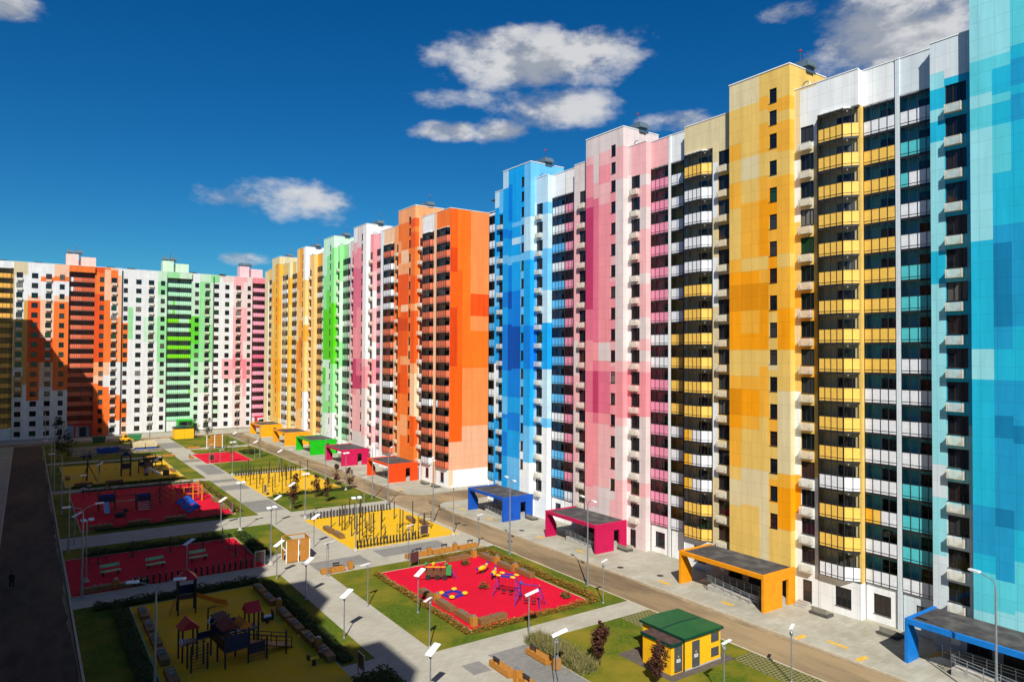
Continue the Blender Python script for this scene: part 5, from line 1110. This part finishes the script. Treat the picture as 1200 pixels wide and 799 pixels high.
# large play fort of the shaded yellow playground
o=thing('play_fort','large dark play fort with red roofs, nets and a ramp on the shaded yellow playground','play fort',(13.2,60.0,.06),R(6)); p=MB(); d=MB(); r=MB(); n_=MB(); l=MB()
for x,y,h in ((-2.6,2.2,2.6),(-1.5,2.2,2.6),(-2.6,1.1,2.6),(-1.5,1.1,2.6),(-.4,1.2,3),(1.0,1.2,3),(-.4,-.4,3),(1.0,-.4,3),(-.4,-2.2,3),(1.4,-2.2,3),(2.6,2.0,2.8),(3.4,2.0,2.8),(2.6,1.0,2.8),(3.4,1.0,2.8),(-2.6,-1.2,2.0),(-1.4,-1.2,2.0),(-2.6,-.2,2.0),(-1.4,-.2,2.0),(2.8,-2.4,1.9),(4.4,-2.4,1.9)): p.box(x-.06,x+.06,y-.06,y+.06,0,h,0,BLK)
d.box(-2.6,-1.5,1.1,2.2,1.3,1.4,0,BRN); d.box(-.4,1.0,-.4,1.2,1.4,1.5,0,BRN); d.box(-.4,1.4,-2.2,-.4,1.2,1.3,0,BRN); d.box(1.0,3.4,1.0,2.0,1.3,1.4,0,NVY); d.box(-1.5,-.4,1.4,1.9,1.35,1.42,0,NVY); d.box(-1.5,-.4,1.25,1.3,1.5,2.0,0,NVY)
d.box(-.4,1.6,1.2,1.26,1.5,2.6,0,NVY); d.box(-.4,1.5,-2.26,-2.2,1.3,2.5,0,NVY); d.box(1.4,2.7,-2.26,-2.2,.7,1.5,0,NVY); d.box(-.46,-.4,-2.2,1.2,1.4,2.2,0,BLK)
d.prism([(1.4,1.3),(5.4,.06),(5.4,-.0),(1.4,1.2)],1,-1.6,-.5,0,BRN)
for y in (-1.6,-.5):
    d.tube((1.4,y,2.1),(5.2,y,.9),.04,None,6,0,BLK); d.tube((1.4,y,1.75),(5.2,y,.55),.03,None,6,0,BLK)
    for t in (0,.33,.66,1): d.tube((1.4+3.8*t,y,1.25-1.15*t),(1.4+3.8*t,y,2.1-1.2*t),.04,None,6,0,BLK)
gable(r,-2.8,-1.3,.9,2.4,2.55,.7,RED,1); gable(r,-.7,.6,-2.4,-.7,3.0,.7,MUR,1); r.prism([(.55,2.9),(1.6,2.9),(1.08,3.5)],1,-2.5,-.9,0,ORG); gable(r,2.4,3.6,.8,2.2,2.75,.75,RED,0); r.obox(.2,.4,3.0,1.2,1.5,.08,R(20),R(25),0,BRN)
r.ball((-.35,1.25,2.75),.33,1,.4,1,12,0,WHT_); r.ball((-.35,1.1,2.75),.2,1,.4,1,10,0,BLK); r.ball((-2.75,.95,1.7),.34,.4,1,1,12,0,(.45,.45,.5,1)); r.box(.45,.75,1.26,1.3,2.0,2.3,0,YLW)
for i in range(7): l.tube((-2.6,-1.2+.0,.25+i*.25),(-1.4,-1.2,.25+i*.25),.025,None,6,0,BRN)
for i in range(6): l.tube((-2.6+i*.24,-1.2,1.95),(-2.6+i*.24,-.2,1.95),.025,None,6,0,BRN)
for i in range(8): n_.tube((1.4+i*.18,-2.35,.1),(1.4+i*.18,-2.35,1.5),.02,None,5,0,BRN)
for i in range(6): n_.tube((1.4,-2.35,.2+i*.25),(2.8,-2.35,.2+i*.25),.02,None,5,0,BRN)
slide(l,3.0,2.0,1.35,0,1.9,.6,ORG)
pieces(o,post=p,deck=d,roof=r,net=n_,ladder=l)
o=thing('spring_rider','dark little house-shaped spring rider at the upper right of the shaded yellow playground','spring rider',(18.4,65.6,.06)); b=MB(); b.box(-.5,.5,-.3,.3,.25,.55,0,BLK); b.box(-.5,-.4,-.3,.3,.55,1.1,0,BLK); b.box(.4,.5,-.3,.3,.55,1.1,0,BLK); b.box(-.35,.35,-.15,.15,.55,.68,0,WHT_); s=MB(); s.lathe([(.16,0),(.14,.08),(.17,.14),(.14,.2),(.16,.26)],n=10,c=BLK); pieces(o,body=b,spring=s)
o=thing('spring_rider','small dark two-seat spring rider beside the lowest bench of the shaded yellow playground','spring rider',(19.0,54.7,.06)); b=MB(); b.box(-.45,.45,-.08,.08,.45,.6,0,YLW); b.box(-.55,-.4,-.2,.2,.5,.95,0,BLK); b.box(.4,.55,-.2,.2,.5,.95,0,BLK); s=MB(); s.lathe([(.2,0),(.14,.1),(.18,.2),(.14,.3),(.18,.45)],n=10,c=BLK); pieces(o,body=b,spring=s)
o=thing('activity_frame','dark frame with a red round play wheel behind the fort','play panel',(14.4,66.9,.06)); p=MB(); w=MB(); p.tube((-.8,0,0),(-.8,0,1.9),.07,None,8,0,BLK); p.tube((.7,0,0),(.7,0,1.3),.05,None,8,0,BLK); p.tube((-.8,0,1.85),(-.1,0,1.95),.05,None,6,0,BLK); w.lathe([(.02,-.04),(.4,-.03),(.42,.03),(.02,.04)],n=16,c=RED); t=MB(); t.add(w,Matrix.Translation((0,0,.8))@Matrix.Rotation(R(90),4,'X')); t.tube((-.75,0,.8),(.65,0,.8),.03,None,6,0,BLK); pieces(o,post=p,wheel=t)
# red playground with the blue panel
o=thing('climbing_wall','big tilted blue climbing board with hand holes on the half-shaded red playground','climbing wall',(21.1,118.9,.06),R(6)); b=MB(); fr=MB(); 
M=Matrix.Rotation(R(-32),4,'X')
t=MB(); L,W_=5.6,1.9
hs=[(-.4,1.0),(.4,2.2),(-.35,3.4),(.4,4.6)]; xs=sorted({-.95,.95}|{a+q for a,b_ in hs for q in (-.28,.28)}); ys=sorted({0.0,L}|{b_+q for a,b_ in hs for q in (-.28,.28)})
for i in range(len(xs)-1):
    for j in range(len(ys)-1):
        cx,cy=(xs[i]+xs[i+1])/2,(ys[j]+ys[j+1])/2
        if any(abs(cx-a)<.28 and abs(cy-b_)<.28 for a,b_ in hs): continue
        t.box(xs[i],xs[i+1],ys[j],ys[j+1],-.06,.06,0,SKY_)
t.box(-1.01,-.95,0,L,-.1,.16,0,SKY_); t.box(.95,1.01,0,L,-.1,.16,0,SKY_)
t2=MB(); t2.add(t,Matrix.Translation((0,-3.0,.6))@Matrix.Rotation(R(-20),4,'Y')@Matrix.Rotation(R(10),4,'X')); b=t2
for x,e in ((-.8,-.3),(.8,.3)): fr.tube((x,2.0,0),(x,2.0,1.46+e),.08,None,8,0,BRN); fr.tube((x,-2.6,0),(x,-2.6,.66+e),.07,None,8,0,BRN)
pieces(o,board=b,frame=fr)
o=thing('climbing_cube','orange-posted climbing cube with purple nets beside the blue board','climbing frame',(22.2,127.6,.06)); p=MB(); n_=MB()
for x in (-2,-.6,.8,2.2):
    for y in (-1.6,1.6): p.box(x-.1,x+.1,y-.1,y+.1,0,2.6+.3*math.sin(x*3),0,ORG)
for z in (1.3,2.4):
    for y in (-1.6,1.6): p.tube((-2,y,z),(2.2,y,z),.06,None,6,0,ORG)
    for x in (-2,2.2): p.tube((x,-1.6,z),(x,1.6,z),.06,None,6,0,ORG)
PUR=(.1,.02,.2,1)
for i in range(9): n_.tube((-2+i*.52,-1.6,.2),(-2+i*.52,1.6,2.4),.03,None,5,0,PUR); n_.tube((-2,-1.6+i*.4,2.3),(2.2,-1.6+i*.4,.4),.03,None,5,0,RED)
pieces(o,post=p,net=n_)
o=thing('climbing_rock','dark bristling rope climber left of the orange cube','climbing frame',(18.3,127.5,.06)); b=MB(); b.tube((0,0,0),(0,0,3.4),.1,None,8,0,BRN); n_=MB()
for i in range(22): a=i*2.4; n_.tube((0,0,.5+i*.11),(math.cos(a)*1.6,math.sin(a)*1.4,.2+i*.07),.05,.03,5,0,BLK)
pieces(o,mast=b,rope=n_)
def house(label,x,y,w,d,h,panelc,steps,gab):
    o=thing('play_tower',label,'play tower',(x,y,.06)); p=MB(); q=MB()
    for a in (-w/2,w/2):
        for b in (-d/2,d/2): p.box(a-.07,a+.07,b-.07,b+.07,0,h,0,BRN)
    q.box(-w/2,w/2,-d/2,d/2,1.4,1.5,0,BRN); q.box(-w/2,w/2,-d/2-.04,-d/2,1.5,2.3,0,NVY); q.box(-w/2,w/2,d/2,d/2+.04,1.5,2.3,0,BLU_)
    if gab:
        r=MB()
        r.tube((-w/2,-d/2,h),(0,-d/2,h+.9),.07,None,6,0,BRN); r.tube((w/2,-d/2,h),(0,-d/2,h+.9),.07,None,6,0,BRN); r.tube((0,-d/2,h+.9),(0,d/2,h+.9),.06,None,6,0,BRN); r.build('roof_frame',PM,o)
    s=MB()
    if steps: slide(s,-.2,-d/2,1.5,0,-2.6,.75,(.35,.42,.6,1)); s.build('slide',PM,o)
    else:
        for i in range(4): s.box(-w/2+.1,w/2-.1,-d/2-.35-i*.3,-d/2-.1-i*.3,1.2-i*.3,1.28-i*.3,0,(.3,.3,.33,1))
        s.build('steps',PM,o)
    p.build_split('post',PM,o); q.build('deck',PM,o)
house('shaded gabled play house with a pale slide on the left of the red playground',10.6,126,2.2,2.0,3.0,BLU_,True,True); house('shaded navy step tower right of the gabled play house',15.4,124,1.9,1.6,2.6,BLU_,False,False)
o=thing('rope_bridge','thin rope bridge between the two shaded play towers','rope bridge',(13.1,125.4,.06)); b=MB()
for z in (1.3,2.1):
    for y in (-.5,.5): b.tube((-1.3,y,z),(1.3,y,z),.04,None,6,0,BRN)
for i in range(9): b.box(-1.25+i*.31,-1.05+i*.31,-.5,.5,1.27,1.32,0,BRN)
pieces(o,planks=b)
o=thing('spring_rider','dark animal-shaped rocker behind the left bench of the shaded red playground','spring rider',(11.6,116.8,.06)); b=MB(); b.ball((0,0,.9),.6,1.4,.5,.7,10,0,BLK); b.ball((.7,0,1.5),.3,1.2,.6,1,8,0,BLK); b.tube((-.5,0,.6),(-1.1,0,.1),.1,.06,6,0,BLK); b.tube((.4,0,.6),(.9,0,.1),.1,.06,6,0,BLK); pieces(o,body=b)
for l,x,y in (('nearer of two short dark poles near the top left of the shaded red playground',8.2,139),('farther of two short dark poles near the top left of the shaded red playground',9.2,141)):
    o=thing('play_disc',l,'play post',(x,y,.06)); b=MB(); b.tube((0,0,0),(0,0,1.5),.06,None,8,0,BLK); c=MB(); c.ball((0,0,1.6),.4,1,1,.3,10,0,(.3,.35,.45,1)); pieces(o,shaft=b,disc=c)
# far shaded yellow playground
o=thing('play_palm','dark palm-shaped climbing tree on the far shaded yellow playground','climbing frame',(9.8,157,.06)); b=MB(); n_=MB(); b.tube((0,0,0),(.2,0,4.6),.18,.12,8,0,BLK); b.tube((1.6,-1.5,0),(.2,0,3.2),.08,None,6,0,BLK); b.tube((-.9,-1.2,0),(.2,0,3.2),.06,None,6,0,BLK)
for i in range(9):
    a=i*.7; c0=Vector((.2,0,4.6)); c1=c0+Vector((math.cos(a)*1.1,math.sin(a)*1.1,.35)); c2=c0+Vector((math.cos(a)*1.9,math.sin(a)*1.9,-.6)); s=Vector((-math.sin(a),math.cos(a),0))*.35
    n_.face([tuple(c0),tuple(c1-s),tuple(c2),tuple(c1+s)],0,BLK)
pieces(o,trunk=b,frond=n_)
o=thing('swing','thin dark swing frame in the middle of the far shaded yellow playground','swing',(14.6,166.5,.06)); b=MB(); s=MB()
for x in (-2,2): b.tube((x,-1,0),(x,0,2.5),.05,None,6,0,BLK); b.tube((x,1,0),(x,0,2.5),.05,None,6,0,BLK)
b.tube((-2,0,2.5),(2,0,2.5),.05,None,6,0,BLK)
for x in (-.9,.9):
    for q in (-.25,.25): s.tube((x+q,0,2.5),(x+q,0,.5),.015,None,5,0,BLK)
    s.box(x-.3,x+.3,-.12,.12,.45,.5,0,MUR)
pieces(o,frame=b,seat=s)
tower('dark pointed play tower in the middle of the far shaded yellow playground',16.6,159,R(90),1.6,1.6,4.2,NVY,BLK,None); tower('dark blue play tower at the shade edge of the far yellow playground',20.3,160.5,R(-60),1.8,1.5,2.8,None,NVY,None); 
o=thing('slide','white slide end and purple figure at the shade edge of the far yellow playground','slide',(20.6,157.6,.06)); b=MB(); slide(b,0,0,1.5,1.9,-1.2,.6,WHT_); c=MB(); c.ball((-.5,0,.8),.5,1,.8,1.2,10,0,(.35,.25,.4,1)); c.box(-.8,-.2,-.3,.3,0,.4,0,BLK); pieces(o,chute=b,support=c)
tower('dark square play gate near the sunny side of the far yellow playground',22.6,168,R(20),2.6,1.2,2.5,None,BLK,None,False)
o=thing('spring_rider','thin dark rocker on the sunny part of the far yellow playground','spring rider',(23.6,161.5,.06)); b=MB(); b.tube((-1,0,.5),(1,0,.6),.08,None,6,0,BRN); b.tube((0,0,0),(0,0,.5),.12,None,8,0,BLK); b.tube((.8,0,.6),(.8,0,1.1),.05,None,6,0,BLK); b.tube((-.8,0,.5),(-.8,0,1.0),.05,None,6,0,BLK); pieces(o,beam=b)
# pink-red playground
o=thing('play_train','small green, red and brown play train with a tunnel on the pink-red playground','play train',(37.4,68.2,.06),R(-35)); b=MB(); w=MB(); r=MB(); l=MB()
b.box(-1.3,.9,-.45,.45,.3,.45,0,BRN); b.box(-1.3,.9,-.5,-.44,.45,.95,0,BRN); b.box(-1.3,.9,.44,.5,.45,.95,0,BRN)
for x in (-1.3,-.5,.3,.9):
    for y in (-.5,.5): b.tube((x,y,.3),(x,y,1.5),.05,None,6,0,BRN)
for x,c in ((-1.3,GRE),(-.5,YLW),(.3,RED),(.9,GRE)):
    r.tube((x,-.5,1.5),(x,.5,1.5),.07,None,6,0,c); r.ball((x,0,1.62),.2,1,1.6,.8,8,0,c)
r.tube((-1.3,.5,1.4),(.9,.5,1.4),.05,None,6,0,RED); r.tube((-1.3,-.5,1.4),(.9,-.5,1.4),.05,None,6,0,YLW); r.prism([(-1.9,.1),(-1.3,.1),(-1.3,1.3)],1,-.5,.5,0,RED); r.box(.9,1.5,-.45,.45,.5,1.35,0,GRE)
for x in (-1,0,.8): 
    t=MB(); t.lathe([(.28,-.07),(.28,.07)],n=12,c=BLK); w.add(t,Matrix.Translation((x,-.56,.28))@Matrix.Rotation(R(90),4,'X'))
ladder(l,(2.0,0,0),(1.4,0,1.1),.7,4,.03,BLU_)
pieces(o,wagon=b,wheel=w,roof=r,ladder=l)
o=thing('balance_ring','low square blue and yellow sandpit ring on the pink-red playground','sandpit',(36.1,62.6,.06),R(10)); b=MB(); c=MB()
for s in (-1,1): b.box(-.9,.9,s*.8-.1,s*.8+.1,0,.25,0,BLU_); b.box(s*.8-.1,s*.8+.1,-.7,.7,0,.25,0,BLU_)
for x in (-.85,.85):
    for y in (-.85,.85): c.ball((x,y,.25),.32,1,1,.5,10,0,YLW)
pieces(o,border=b,corner_seat=c)
def rider(l,x,y,rz):
    o=thing('spring_rider',l,'spring rider',(x,y,.06),rz,'yellow spring riders on the pink-red playground'); b=MB(); b.ball((0,0,.62),.45,1.5,.7,.6,10,0,YLW); b.ball((.75,0,.8),.2,1,.8,1,8,0,YLW); b.ball((-.75,0,.7),.18,1,.8,.8,8,0,YLW); h=MB(); h.ball((.95,0,.95),.16,1,1,1.4,8,0,BLU_); h.ball((-.95,0,.75),.16,1,1,1.2,8,0,BLU_); h.tube((.4,-.35,.85),(.4,.35,.85),.04,None,6,0,BLU_); s=MB(); s.lathe([(.18,0),(.13,.07),(.17,.15),(.13,.23),(.18,.32)],n=10,c=BLK); pieces(o,body=b,handle=h,spring=s)
rider('yellow spring rider with blue ends, farther from the swings',42.4,67.0,R(20)); rider('yellow spring rider with blue ends, nearer the swings',42.5,64.8,R(45))
def swings(l,x,y,rz,top):
    o=thing('swing',l,'swing',(x,y,.06),rz,'blue-framed swings on the pink-red playground'); f=MB(); t=MB(); s=MB()
    for q in (-1.3,1.3): f.tube((q,-.85,0),(q*.75,0,2.0),.045,None,6,0,BLU_); f.tube((q,.85,0),(q*.75,0,2.0),.045,None,6,0,BLU_); f.tube((q*.9,-.45,.9),(q*.9,.45,.9),.03,None,6,0,BLU_)
    f.tube((-.98,0,2.0),(.98,0,2.0),.05,None,6,0,BLU_)
    if top:
        t.box(-.9,.9,-.5,-.4,1.98,2.12,0,BLU_); t.box(-.9,.9,.4,.5,1.98,2.12,0,BLU_)
        for a in (-.8,.8):
            for b in (-.45,.45): t.ball((a,b,2.1),.25,1.3,.8,.5,8,0,YLW)
    else: t.ball((-.95,0,2.1),.2,1,1,1,8,0,BLU_); t.ball((.95,0,2.05),.17,1,1,1,8,0,RED)
    for a in (-.4,.4):
        for b in (-.15,.15): s.tube((a+b,0,2),(a+b,0,.5),.014,None,5,0,BLK)
        s.box(a-.2,a+.2,-.12,.12,.42,.5,0,BLK)
    pieces(o,frame=f,topper=t,seat=s)
swings('blue swing frame with a yellow-knobbed square top on the pink-red playground',40.6,59.4,R(-60),True); swings('plainer blue swing frame nearer the front edge of the pink-red playground',40.9,55.9,R(-55),False)
# ---------------------------------------------------------------- building site at the far left
o=thing('board_stack','big stack of pale beige boards on blue bearers at the building site','stack of boards',(25.0,204.5,.06)); b=MB(); c=MB()
for i,(x,y) in enumerate(((-2.4,-3.2),(.4,-3.2),(-2.4,.2),(.4,.2))):
    for k in range(3): c.box(x+.1,x+2.5,y+.2+k*1.2,y+.5+k*1.2,0,.5,0,SKY_)
    for k in range(3): b.box(x,x+2.65,y+.05*k,y+3.2-.05*k,.5+k*.35,.82+k*.35,0,(.55,.45,.26,1))
pieces(o,board=b,bearer=c)
o=thing('site_skip','long shaded blue skip full of rubble at the building site','skip',(16.8,199,.06)); b=MB(); c=MB(); b.prism([(-2.6,1.3),(-2.2,.1),(2.2,.1),(2.6,1.3),(2.4,1.3),(2.1,.2),(-2.1,.2),(-2.4,1.3)],1,-1,1,0,SKY_); b.box(-2.2,2.2,-1.05,-1,.15,1.3,0,SKY_); b.box(-2.2,2.2,1,1.05,.15,1.3,0,SKY_)
for i in range(30): c.obox(random.uniform(-2,2),random.uniform(-.8,.8),1.0,random.uniform(.3,.9),.3,.25,random.uniform(0,3),random.uniform(-.4,.4),0,random.choice([(.25,.2,.14,1),(.3,.25,.2,1),(.12,.1,.08,1)]))
pieces(o,shell=b,rubble=c)
o=thing('rubble_heap','dark shaded heap of rubble between the skip and the board stack','rubble heap',(20.6,200.5,.06)); c=MB()
for i in range(60): q=random.random(); c.obox(random.gauss(0,.8),random.gauss(0,.8),q*.6*random.random(),random.uniform(.3,.9),random.uniform(.2,.5),random.uniform(.15,.4),random.uniform(0,3),random.uniform(-.6,.6),0,random.choice([(.2,.17,.13,1),(.12,.1,.08,1),(.28,.25,.2,1)]))
pieces(o,pieces_of_rubble=c)
for l,x,y,cc in (('dark green container in the shade before the white block','16.6','222.3',(.03,.1,.04,1)),('green container behind the beige board stack','25.4','222.8',(.03,.16,.06,1))):
    o=thing('waste_container',l,'waste container',(float(x),float(y),.06)); b=MB(); b.prism([(-1.6,1.4),(-1.3,.15),(1.3,.15),(1.6,1.4)],1,-.8,.8,0,cc); t=MB(); t.prism([(-.85,1.4),(.85,1.4),(.5,1.75),(-.5,1.75)],0,-1.6,1.6,0,cc); w=MB()
    for a in (-1,1): w.box(a-.1,a+.1,-.6,.6,0,.15,0,BLK)
    pieces(o,body=b,lid=t,wheel=w)
o=thing('mini_loader','small yellow loader parked by the white block','loader',(22.6,219.5,.06),R(15)); b=MB(); w=MB(); c=MB(); a=MB()
b.box(-1.2,1.0,-.6,.6,.5,1.25,0,YLW); c.box(-.5,.5,-.5,.5,1.25,2.1,0,YLW); c.box(-.42,.42,-.52,.52,1.35,1.95,0,BLK); a.tube((.6,-.6,1.2),(1.7,-.6,.4),.08,None,6,0,YLW); a.tube((.6,.6,1.2),(1.7,.6,.4),.08,None,6,0,YLW); a.prism([(1.6,.1),(2.3,.1),(1.7,.8)],1,-.8,.8,0,(.6,.3,.02,1))
for x in (-.8,.7):
    for y in (-.7,.7): t=MB(); t.lathe([(.4,-.13),(.4,.13)],n=14,c=BLK); w.add(t,Matrix.Translation((x,y,.4))@Matrix.Rotation(R(90),4,'X'))
pieces(o,body=b,cab=c,arm=a,wheel=w)
o=thing('mesh_fence','low shaded site fence along the gravel path by the building site','fence',(17,194.6,.04)); b=MB(); c=MB()
for i in range(13): b.tube((-8.4+i*1.4,0,0),(-8.4+i*1.4,0,1.1),.03,None,6,0,BLK)
for z in (.3,.55,.8,1.05): c.tube((-8.4,0,z),(8.4,0,z),.012,None,4,0,BLK)
pieces(o,post=b,mesh=c)
# basement light wells beside the facades
def well(l,x,y,rz):
    o=thing('basement_hatch',l,'basement hatch',(x,y,0),rz,'grey basement hatches at the foot of the facades'); b=MB(); b.box(-.9,.9,-.55,.55,0,.28); b.build('curb',flat('dark_granite',(.07,.066,.06,1),.7),o); t=MB(); t.prism([(-.5,.285),(.5,.285),(.5,.75)],0,-.75,.75); t.build('cover',flat('weathered_sheet',(.2,.19,.15,1),.6),o)
for l,x,y in (('grey hatch below the yellow bay balconies, right of the service door',62.6,38.6),('grey hatch at the corner before the azure portal',63.0,32.3),('grey hatch beside the crimson portal and the service door',62.5,65.2),('grey hatch right of the blue portal',62.6,85.2),('grey hatch under the orange bays',62.6,119.5),('grey hatch at the corner of the blank orange wall',62.8,115.6)): well(l,x,y,R(90))
# ---------------------------------------------------------------- the walker on the shaded road
o=thing('person','lone walker in dark clothes on the shaded road at the left','person',(-.9,90.4,-.12),R(15)); sk=bpy.data.meshes.new('body')
J=[(0,0,.95),(0,.01,1.15),(0,.02,1.38),(0,.01,1.5),(0,-.02,1.62),(0,-.02,1.74),(.1,0,.9),(.11,-.12,.5),(.11,.02,.08),(.11,-.12,.04),(-.1,0,.9),(-.11,.12,.5),(-.1,.26,.12),(-.1,.14,.05),(.2,.01,1.4),(.25,.08,1.12),(.24,-.04,.88),(.24,-.07,.8),(-.2,.01,1.4),(-.25,-.06,1.12),(-.24,-.16,.88),(-.24,-.19,.8)]
E=[(0,1),(1,2),(2,3),(3,4),(4,5),(0,6),(6,7),(7,8),(8,9),(0,10),(10,11),(11,12),(12,13),(2,14),(14,15),(15,16),(16,17),(2,18),(18,19),(19,20),(20,21)]
rad=[.15,.14,.16,.06,.085,.08,.1,.065,.045,.04,.1,.065,.045,.04,.065,.05,.038,.03,.065,.05,.038,.03]
sk.from_pydata(J,E,[]); bo=link('body',sk,o)
mod=bo.modifiers.new('skin','SKIN')
for v,q in zip(bo.data.skin_vertices[0].data,rad): v.radius=(q,q)
bo.data.skin_vertices[0].data[0].use_root=True; bo.modifiers.new('sub','SUBSURF').levels=1; bo.modifiers['sub'].render_levels=2
sk.materials.append(flat('skin',(.3,.17,.12,1),.6)); 
ct=MB(); ct.lathe([(.21,.72),(.2,.95),(.19,1.2),(.215,1.36),(.16,1.47),(.085,1.52)],n=14); 
for s,yy in ((1,.08),(-1,-.06)): ct.tube((s*.19,.01,1.42),(s*.255,yy,1.12),.085,.07,10); ct.tube((s*.255,yy,1.12),(s*.245,yy-.1,.9),.07,.055,10)
ct.build('coat',flat('dark_coat',(.012,.012,.015,1),.9),o,smooth=True)
tr=MB()
for s,k,f in ((.11,-.12,.02),(-.11,.12,.26)): tr.tube((s,0,.9),(s,k,.5),.115,.085,10); tr.tube((s,k,.5),(s,f,.1),.085,.065,10)
tr.build('trousers',flat('dark_trousers',(.02,.02,.03,1),.9),o,smooth=True)
hr=MB(); hr.ball((0,.01,1.73),.115,1,1.1,1.0,12); hr.build('hair',flat('dark_hair',(.02,.014,.01,1),.7),o,smooth=True)
# ---------------------------------------------------------------- sun, sky, camera
SE=42.0; SAZ=34.0      # light travels towards +X,+Y at 34 degrees from +Y
sc=bpy.context.scene
w=bpy.data.worlds.new('World'); sc.world=w; w.use_nodes=True; nt=w.node_tree; bg=nt.nodes['Background']
sky=nt.nodes.new('ShaderNodeTexSky'); sky.sky_type='NISHITA'; sky.sun_disc=False; sky.sun_elevation=R(SE); sky.sun_rotation=R(180+SAZ); sky.altitude=200; sky.air_density=1.0; sky.dust_density=.3; sky.ozone_density=3.0
hs=N(nt,'ShaderNodeHueSaturation'); hs.inputs['Saturation'].default_value=SKYSAT; hs.inputs['Value'].default_value=SKYVAL; nt.links.new(sky.outputs[0],hs.inputs['Color'])
# clouds: soft-edged banks placed by direction
tc=N(nt,'ShaderNodeTexCoord'); sp=N(nt,'ShaderNodeSeparateXYZ'); nt.links.new(tc.outputs['Generated'],sp.inputs[0])
def math_(op,a,b=None):
    n=N(nt,'ShaderNodeMath',operation=op)
    for i,v in enumerate((a,b)):
        if v is None: continue
        if isinstance(v,(int,float)): n.inputs[i].default_value=v
        else: nt.links.new(v,n.inputs[i])
    return n.outputs[0]
az=math_('ARCTAN2',sp.outputs['X'],sp.outputs['Y']); el=math_('ARCSINE',sp.outputs['Z'])
cv=N(nt,'ShaderNodeCombineXYZ'); nt.links.new(az,cv.inputs[0]); nt.links.new(math_('MULTIPLY',el,1.9),cv.inputs[1])
n1=N(nt,'ShaderNodeTexNoise',Scale=10.0,Detail=10,Roughness=.6); nt.links.new(cv.outputs[0],n1.inputs['Vector'])
va=N(nt,'ShaderNodeVectorMath',operation='ADD'); nt.links.new(cv.outputs[0],va.inputs[0]); va.inputs[1].default_value=(-.012,.04,0)
n1b=N(nt,'ShaderNodeTexNoise',Scale=9.0,Detail=4,Roughness=.5); nt.links.new(va.outputs[0],n1b.inputs['Vector'])
best=None
for a0,e0,ra,re,wt in CLOUDS:
    da=math_('DIVIDE',math_('SUBTRACT',az,a0),ra); de=math_('DIVIDE',math_('SUBTRACT',el,e0),re)
    q=math_('MULTIPLY',math_('SUBTRACT',1.0,math_('ADD',math_('MULTIPLY',da,da),math_('MULTIPLY',de,de))),wt)
    best=q if best is None else math_('MAXIMUM',best,q)
best=math_('MAXIMUM',best,-1.5)
dens=math_('ADD',math_('MULTIPLY',best,.9),math_('MULTIPLY',math_('SUBTRACT',n1.outputs['Fac'],.5),3.3))
mr=N(nt,'ShaderNodeMapRange'); mr.interpolation_type='SMOOTHSTEP'; mr.inputs['From Min'].default_value=-.1; mr.inputs['From Max'].default_value=.95; nt.links.new(dens,mr.inputs['Value'])
n2=N(nt,'ShaderNodeTexNoise',Scale=7.0,Detail=8,Roughness=.6); nt.links.new(cv.outputs[0],n2.inputs['Vector'])
cr=N(nt,'ShaderNodeValToRGB'); cr.color_ramp.elements[0].position=.27; cr.color_ramp.elements[1].position=.66; cr.color_ramp.elements[0].color=(5.4,5.8,6.5,1); cr.color_ramp.elements[1].color=(10.5,10.5,10.5,1); nt.links.new(math_('ADD',math_('MULTIPLY',math_('SUBTRACT',n1.outputs['Fac'],n1b.outputs['Fac']),2.6),math_('ADD',.18,math_('MULTIPLY',n2.outputs['Fac'],.66))),cr.inputs['Fac'])
fac=math_('MULTIPLY',mr.outputs[0],.9)
mx=N(nt,'ShaderNodeMixRGB'); nt.links.new(fac,mx.inputs['Fac']); ti=N(nt,'ShaderNodeMixRGB',blend_type='MULTIPLY'); ti.inputs['Fac'].default_value=1; nt.links.new(hs.outputs[0],ti.inputs['Color1']); ti.inputs['Color2'].default_value=SKYTINT; nt.links.new(ti.outputs[0],mx.inputs['Color1']); nt.links.new(cr.outputs[0],mx.inputs['Color2'])
nt.links.new(mx.outputs[0],bg.inputs['Color']); bg.inputs['Strength'].default_value=SKYSTR
sl=bpy.data.lights.new('sun','SUN'); sl.energy=SUN; sl.angle=R(.53); sl.color=(1,.955,.87); so=bpy.data.objects.new('sun',sl); C.objects.link(so)
d=Vector((math.sin(R(SAZ))*math.cos(R(SE)),math.cos(R(SAZ))*math.cos(R(SE)),-math.sin(R(SE)))); so.rotation_euler=d.to_track_quat('-Z','Y').to_euler(); so.location=(-60,-80,90)
cam=bpy.data.cameras.new('camera'); co=bpy.data.objects.new('camera',cam); C.objects.link(co); sc.camera=co
F_,YAW,PIT,ROL=823.4438865610607,R(34.61913625),R(1.15226459),R(.31383846)
D=Vector((math.sin(YAW)*math.cos(PIT),math.cos(YAW)*math.cos(PIT),math.sin(PIT))); r0=Vector((math.cos(YAW),-math.sin(YAW),0)); u0=r0.cross(D)
rr=r0*math.cos(ROL)+u0*math.sin(ROL); uu=-r0*math.sin(ROL)+u0*math.cos(ROL)
m=Matrix((rr,uu,-D)).transposed().to_4x4(); m.translation=Vector((0,0,24.5)); co.matrix_world=m
cam.sensor_width=36; cam.lens=F_/1200*36; cam.clip_end=5000; cam.clip_start=.5
vs=sc.view_settings; vs.view_transform='Standard'; vs.look='None'; vs.exposure=EXPO; vs.gamma=1; vs.use_curve_mapping=False
sc.cycles.max_bounces=8; sc.cycles.diffuse_bounces=5; sc.cycles.glossy_bounces=3; sc.cycles.transparent_max_bounces=10; sc.cycles.transmission_bounces=2
